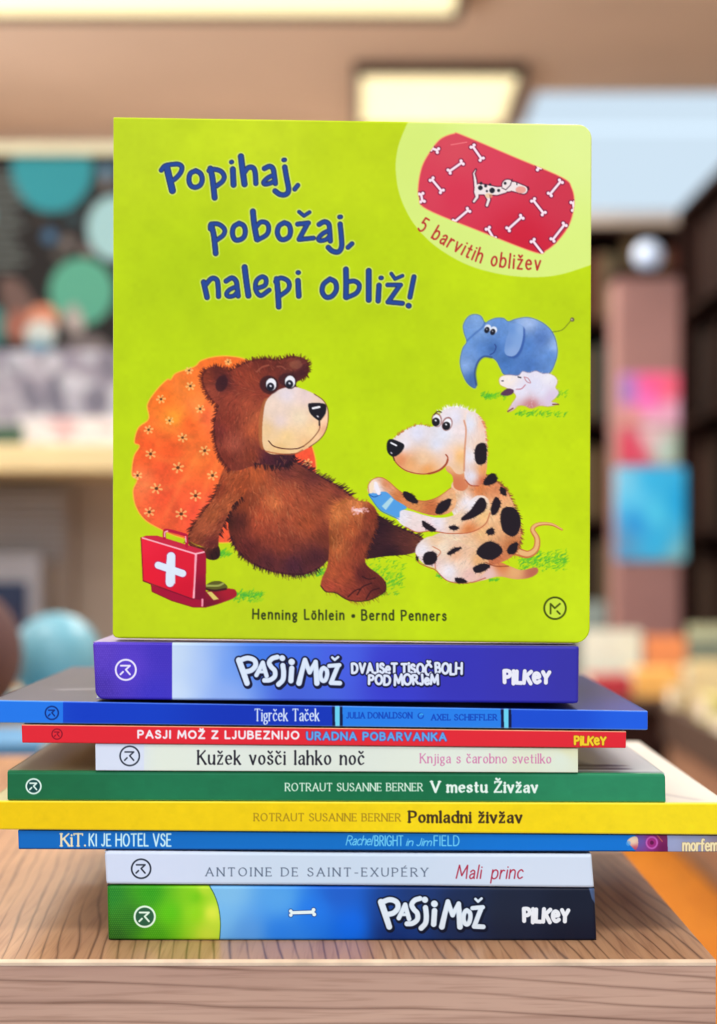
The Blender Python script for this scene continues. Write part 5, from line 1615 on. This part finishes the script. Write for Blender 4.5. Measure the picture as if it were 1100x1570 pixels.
zsh = HY - (sh_z + 0.0006 - EYE) * F / 3.06
leaflet('grey book with a mottled cover standing on the cream shelf under the discs', -60, 205, 538, zsh, 3.06,
        paint_pattern(5, (148, 146, 166), [(110, 110, 130), (190, 196, 214), (128, 128, 150), (176, 176, 194), (90, 92, 112), (206, 210, 226)], 60, 4))
zsh = HY - (sh_z + 0.0006 - EYE) * F / 2.98
leaflet('white booklet leaning in front of the mottled grey book', 28, 210, 640, zsh, 2.98,
        paint_pattern(6, (226, 224, 232), [(236, 236, 244), (214, 206, 216), (206, 160, 172)], 14, 5), th=0.016)
zsh = HY - (sh_z + 0.0006 - EYE) * F / 2.93
a, b, z0, z1 = px_rect(-50, 34, 652, zsh, 2.93)
bookblock('dark green book at the left end of the cream shelf', (a, 2.925, z0), (b, 2.945, z1), (60, 92, 74))

# below the shelf: a slatted grey heater, a pale box with a dark blue screen
M_grey = mat('grey_enamel', (186, 182, 184), 0.5, 0.04, 10)
t = thing('slatted_cover', (-0.9, 3.2, 0.776), 'grey slatted panel in the shadow below the cream shelf', 'panel')
a, b, z0, z1 = px_rect(-120, 108, 752, 860, 3.2)
box('frame', (a, 3.21, 0.7755), (b, 3.26, z1), mat('warm_grey_panel', (176, 160, 148), 0.7), t)
for i in range(9):
    z = z0 + (z1 - z0) * (i + 0.5) / 9.5
    box('slat', (a + 0.01, 3.19, z - 0.004), (b - 0.012, 3.2095, z + 0.004), M_grey, t, 0.001)
t = thing('monitor', (-0.7, 3.1, 0.776), 'pale grey monitor with a navy blue screen on the lower shelf', 'monitor')
a, b, z0, z1 = px_rect(-90, 62, 848, 985, 3.08)
box('casing', (a, 3.08, max(z0, 0.80)), (b, 3.14, z1), mat('pale_casing', (176, 178, 190), 0.4), t, 0.006)
a2, b2, z02, z12 = px_rect(-70, 42, 892, 975, 3.079)
box('screen', (a2, 3.074, z02), (b2, 3.0798, z12), mat('navy_screen', (26, 42, 84), 0.15, 0.03), t, 0.001)
box('stand', ((a + b) / 2 - 0.03, 3.1, 0.7855), ((a + b) / 2 + 0.03, 3.12, max(z0, 0.80) - 0.0005), M_grey, t)
box('foot', ((a + b) / 2 - 0.08, 3.06, 0.7755), ((a + b) / 2 + 0.08, 3.16, 0.785), M_grey, t, 0.002)

# ------------------------------------------------------------------ side table with ball and things, between shelf and stack
SZ = EYE - 0.205
M_side = mat('beech_side_table', (196, 160, 116), 0.5, 0.08, 14)
t = thing('side_table', (-0.62, 2.0, 0), 'light wooden side table behind the display table on the left', 'table')
box('table_top', (-1.3, 1.52, SZ - 0.025), (-0.16, 2.6, SZ), M_side, t, 0.003)
for x in (-1.26, -0.24):
    for y in (1.56, 2.52):
        box('leg', (x, y, 0), (x + 0.04, y + 0.04, SZ - 0.0255), M_side, t, 0.003)


def ball(label, px, py, d, r, c, name, cat, rest):
    x, y, z = at(px, py, d)
    z = max(z, rest + r)
    bm = bmesh.new()
    bmesh.ops.create_uvsphere(bm, u_segments=32, v_segments=20, radius=r)
    for v in bm.verts:
        if v.co.z < -r * 0.94:
            v.co.z = -r * 0.94
    o = put(name, mesh_bm(name, bm, True), c)
    o.location = (x, y, rest + r * 0.94 + 0.0005)
    return tag(o, label, cat)


M_ball = mat('pale_blue_plastic', (108, 174, 200), 0.4, 0.12, 8)
ball('pale blue ball on the side table behind the left end of the stack', 86, 1010, 2.05, 0.057, M_ball, 'ball', 'ball', SZ + 0.012)
o = box('tray', (-0.50, 1.92, SZ + 0.0005), (-0.27, 2.18, SZ + 0.012), mat('teal_tray', (110, 170, 190), 0.5), None, 0.003)
tag(o, 'flat blue tray under the pale blue ball', 'tray')
M_mar = mat('maroon_fabric', (88, 62, 64), 0.9, 0.15, 14)
ball('brownish red round cushion at the left edge of the photo beside the blue ball', -78, 1010, 1.9, 0.085, M_mar, 'round_cushion', 'cushion', SZ + 0.0005)
bookblock('sky blue book lying on the side table at the left edge', (-0.47, 1.53, SZ + 0.0005), (-0.30, 1.68, SZ + 0.02), (90, 150, 200))
bookblock('olive green book lying on the side table beside the sky blue one', (-0.29, 1.535, SZ + 0.0005), (-0.19, 1.70, SZ + 0.012), (140, 150, 90))

# ------------------------------------------------------------------ right background
M_dark = wood_mat('dark_wood', 'x', (46, 26, 22), (34, 20, 18), (18, 11, 10), rough=0.8, fine=40, spec=0.1)
rs = random.Random(4)


ORD = ['first', 'second', 'third', 'fourth', 'fifth', 'sixth', 'seventh', 'eighth', 'ninth', 'tenth', 'eleventh', 'twelfth', 'thirteenth', 'fourteenth', 'fifteenth', 'sixteenth', 'seventeenth', 'eighteenth', 'nineteenth', 'twentieth']


def shelf_books(x0, x1, y, z, hmax, axis, cols, label, group, depth=0.16, start='left'):
    p = x0
    k = 0
    while p < x1 - 0.06 and k < 20:
        w = rs.uniform(0.030, 0.058)
        h = hmax * rs.uniform(0.7, 0.95)
        c = cols[rs.randrange(len(cols))]
        if rs.random() < 0.12:
            p += rs.uniform(0.01, 0.03)
            continue
        bm = bmesh.new()
        if axis == 'x':
            add_box(bm, (-w / 2, 0, 0), (w / 2, depth, h), 0.002)
        else:
            add_box(bm, (0, -w / 2, 0), (depth, w / 2, h), 0.002)
        o = put('book', mesh_bm('book', bm), mat('cloth_%d_%d_%d' % c, tuple(int(v * 0.66) for v in c), 0.8, spec=0.1))
        o.location = (p + w / 2, y, z) if axis == 'x' else (y, p + w / 2, z)
        tag(o, '%s book, %s from the %s, %s' % (NAMES[c], ORD[k], start, label), 'book', group)
        p += w + 0.001
        k += 1


NAMES = {(120, 84, 62): 'brown', (96, 98, 80): 'olive', (70, 58, 54): 'dark brown', (150, 126, 96): 'tan', (84, 70, 84): 'dull violet', (128, 66, 56): 'brick red', (110, 122, 118): 'grey-green', (170, 150, 120): 'beige'}
DULL = list(NAMES)
NAMES.update({(60, 36, 30): 'chestnut', (44, 30, 30): 'blackish brown', (80, 50, 44): 'russet brown', (56, 50, 44): 'dark olive', (96, 80, 66): 'drab tan'})
DARK = [(60, 36, 30), (44, 30, 30), (80, 50, 44), (56, 50, 44), (60, 36, 30), (44, 30, 30), (96, 80, 66)]


def bookcase(name, label, lo, hi, nsh, front, words, group):
    """open bookcase; front = 'y' (faces the viewer) or 'x' (faces left)"""
    t = thing(name, ((lo[0] + hi[0]) / 2, (lo[1] + hi[1]) / 2, lo[2]), label, 'bookcase')
    th = 0.03
    if front == 'y':
        box('side_panel', (lo[0], lo[1], lo[2]), (lo[0] + th, hi[1], hi[2]), M_dark, t)
        box('side_panel', (hi[0] - th, lo[1], lo[2]), (hi[0], hi[1], hi[2]), M_dark, t)
        box('back_panel', (lo[0] + th, hi[1] - 0.01, lo[2]), (hi[0] - th, hi[1], hi[2]), M_dark, t)
        a, b = (lo[0] + th, lo[1]), (hi[0] - th, hi[1] - 0.0101)
    else:
        box('side_panel', (lo[0], lo[1], lo[2]), (hi[0], lo[1] + th, hi[2]), M_dark, t)
        box('side_panel', (lo[0], hi[1] - th, lo[2]), (hi[0], hi[1], hi[2]), M_dark, t)
        box('back_panel', (hi[0] - 0.01, lo[1] + th, lo[2]), (hi[0], hi[1] - th, hi[2]), M_dark, t)
        a, b = (lo[0], lo[1] + th), (hi[0] - 0.0101, hi[1] - th)
    H = (hi[2] - lo[2]) / nsh
    for i in range(nsh + 1):
        z = lo[2] + i * H
        z = min(z, hi[2] - 0.025)
        box('shelf' if 0 < i < nsh else 'end_board', (a[0], a[1], z), (b[0], b[1], z + 0.025), M_dark, t)
    SH = ['lowest', 'second', 'third', 'fourth', 'fifth', 'top']
    for i in range(2, nsh):
        z = lo[2] + i * H + 0.0255
        wd = '%s shelf of %s' % (SH[i], words)
        if front == 'y':
            shelf_books(lo[0] + th + 0.005, hi[0] - th - 0.005, lo[1] + 0.03, z, H - 0.04, 'x', DULL, wd, group)
        else:
            shelf_books(lo[1] + th + 0.005, hi[1] - th - 0.005, lo[0] + 0.06, z, (H - 0.04), 'y', DARK, wd, group, start='near end')


zt = EYE + (HY - 345) / F * 6.95
bookcase('back_bookcase', 'dark bookcase against the back wall under the high window', (0.60, 6.95, 0.0005), (1.55, 7.4, zt), 6, 'y', 'far bookcase', 'books in the far bookcase')
zt = EYE + (HY - 262) / F * 5.45
bookcase('side_bookcase', 'very dark tall bookcase along the right side, its top sloping out of the photo', (1.2, 5.15, 0.0005), (1.55, 6.1, zt), 6, 'x', 'the dark right bookcase', 'books in the right bookcase')

# pinkish brown pillar with posters
M_pil = mat('pinkish_brown_pillar', (146, 106, 104), 0.6, 0.08, 5)
PD = 5.5
a, b, z0, z1 = px_rect(948, 1044, 425, 900, PD)
t = thing('display_pillar', ((a + b) / 2, PD + 0.1, 0), 'pinkish brown square pillar carrying bright posters on the right', 'pillar')
box('shaft', (a, PD, 0.05), (b, PD + 0.2, z1), M_pil, t, 0.006)
box('plinth', (a - 0.02, PD - 0.02, 0.0005), (b + 0.02, PD + 0.22, 0.0495), M_dark, t, 0.004)
box('cap', (a - 0.01, PD - 0.01, z1 + 0.0005), (b + 0.01, PD + 0.21, z1 + 0.03), M_dark, t, 0.004)


# pale globe lamp standing on the pillar
gx, gz = (a + b) / 2 + 0.01, z1 + 0.0305
t = thing('globe_lamp', (gx, PD + 0.08, gz), 'small pale blue-white globe lamp on top of the pinkish pillar', 'lamp')
bm = bmesh.new()
bmesh.ops.create_uvsphere(bm, u_segments=24, v_segments=16, radius=0.048)
for v in bm.verts:
    v.co.x += gx
    v.co.y += PD + 0.08
    v.co.z += gz + 0.058
put('globe', mesh_bm('globe', bm, True), mat('milk_glass', (186, 204, 232), 0.3, 0.02, emit=0.35), t)
bm = bmesh.new()
lathe(bm, [(0.03, gz), (0.03, gz + 0.006), (0.018, gz + 0.0125)], (gx, PD + 0.08, 0), 16)
put('base', mesh_bm('base', bm), M_fit, t)


def paint_pink():
    cv = Canvas(940, 570, 1060, 720, 0.6, (210, 150, 190))
    cv.C[:] = cv.field((0, cv.W, 0, cv.H), [(960, 600, (150, 120, 200)), (1000, 590, (240, 90, 150)), (990, 615, (236, 110, 200)), (1030, 595, (240, 100, 130)), (1040, 630, (226, 180, 210)), (970, 640, (210, 150, 140)), (1000, 650, (230, 190, 214))], 3)
    return cv


def paint_mixed():
    cv = Canvas(940, 570, 1060, 730, 0.6, (210, 190, 196))
    cv.C[:] = cv.field((0, cv.W, 0, cv.H), [(965, 685, (200, 60, 90)), (980, 700, (210, 80, 110)), (1015, 690, (180, 210, 206)), (1045, 690, (150, 190, 170)), (1000, 670, (220, 190, 200))], 3)
    return cv


def paint_cyan():
    cv = Canvas(940, 700, 1060, 870, 0.6, (60, 190, 240))
    cv.C[:] = cv.field((0, cv.W, 0, cv.H), [(955, 740, (120, 200, 240)), (975, 760, (90, 200, 250)), (1000, 740, (50, 180, 240)), (1045, 770, (30, 170, 236)), (980, 800, (40, 150, 230)), (1000, 790, (80, 206, 250)), (1010, 830, (50, 180, 240)), (950, 830, (90, 150, 200)), (1040, 850, (120, 190, 210))], 3)
    return cv


for lab, f, r in (('pink and magenta poster, topmost on the pinkish pillar', paint_pink, (952, 1042, 572, 652)), ('small red and mint poster between the pink and cyan ones', paint_mixed, (950, 1040, 656, 712)), ('bright cyan poster, lowest on the pinkish pillar', paint_cyan, (944, 1052, 716, 860))):
    o = panel('poster', f(), [(r[0], r[2]), (r[1], r[2]), (r[1], r[3]), (r[0], r[3])], PD - 0.006, M_matte_print, None, 2.0, (3, 3, 3, 3), depth=0.0052)
    tag(o, lab, 'poster', 'posters on the pillar')

# low display plinth full of books on the right
M_plinth = mat('brown_plinth', (150, 116, 92), 0.6, 0.08, 5)
BZ = EYE - 0.40
t = thing('display_plinth', (1.3, 4.0, 0), 'brown display plinth covered with books on the right', 'table')
box('top_board', (0.775, 3.0, BZ - 0.09), (1.9, 4.15, BZ), mat('shaded_plinth_top', (66, 46, 36), 0.6), t, 0.003)  # thick dark board puts the shade along the plinth's side into colour
box('body', (0.79, 3.02, 0.0005), (1.88, 4.14, BZ - 0.0905), M_plinth, t)
t = thing('display_plinth', (0.95, 4.75, 0), 'farther dark display plinth with bright books beside the pillar', 'table')
box('top_board', (0.60, 4.3, BZ - 0.03), (1.17, 5.3, BZ), mat('shaded_plinth_top', (66, 46, 36), 0.6), t, 0.003)
box('body', (0.62, 4.32, 0.0005), (1.16, 5.28, BZ - 0.0305), M_dark, t)
items = [(0.78, 3.45, 0.10, 0.15, 0.03, (206, 206, 176), 'cream book lying nearest the front of the brown plinth'),
         (0.90, 3.50, 0.12, 0.16, 0.05, (176, 160, 130), 'tan book lying at the right edge of the photo on the brown plinth'),
         (0.79, 3.68, 0.12, 0.12, 0.06, (196, 190, 120), 'yellow-green book lying on the brown plinth'),
         (0.93, 3.72, 0.10, 0.03, 0.14, (206, 214, 200), 'pale mint book standing at the right edge of the photo'),
         (0.80, 3.88, 0.13, 0.03, 0.13, (214, 196, 150), 'sand-coloured book standing on the brown plinth'),
         (0.78, 4.02, 0.16, 0.10, 0.05, (190, 176, 140), 'khaki book lying at the back of the brown plinth'),
         (0.62, 4.34, 0.11, 0.14, 0.055, (170, 40, 54), 'red book lying at the front left corner of the farther plinth'),
         (0.74, 4.36, 0.13, 0.14, 0.07, (232, 178, 96), 'amber yellow book lying beside the red one'),
         (0.89, 4.36, 0.14, 0.14, 0.08, (206, 206, 150), 'pale olive book lying on the farther plinth'),
         (0.63, 4.54, 0.16, 0.04, 0.17, (206, 216, 206), 'large pale mint book standing behind the red book'),
         (0.81, 4.56, 0.11, 0.04, 0.15, (214, 134, 84), 'orange book standing in the middle of the farther plinth'),
         (0.94, 4.60, 0.12, 0.04, 0.14, (110, 122, 110), 'grey-green book standing on the farther plinth'),
         (0.64, 4.78, 0.09, 0.04, 0.24, (120, 136, 136), 'tall slate grey book standing at the back left of the farther plinth'),
         (0.98, 4.8, 0.12, 0.04, 0.17, (176, 182, 150), 'pale grey-olive book standing at the back of the farther plinth')]
for x, y, w, d, h, c, lab in items:
    bookblock(lab, (x, y, BZ + 0.0005), (x + w, y + d, BZ + h), c, 'books on the display plinths')
o = ball('grey globe-shaped ornament among the books on the farther plinth', 1034, 920, 4.68, 0.04, mat('stone_grey', (128, 124, 110), 0.6, 0.1, 12), 'ornament', 'ornament', BZ + 0.0005)

# amber bench beyond the table's right edge
M_amber = wood_mat('amber_beech', 'y', (176, 108, 26), (162, 92, 20), (128, 70, 16), rough=0.6, fine=40, spec=0.1)
t = thing('bench', (0.5, 3.2, 0), 'amber orange wooden bench beyond the right edge of the display table', 'bench')
box('seat', (0.16, 2.3, EYE - 0.77), (0.77, 4.1, EYE - 0.73), M_amber, t, 0.004)
for x in (0.18, 0.70):
    for y in (2.34, 4.02):
        box('leg', (x, y, 0.0005), (x + 0.05, y + 0.05, EYE - 0.7705), M_amber, t, 0.003)
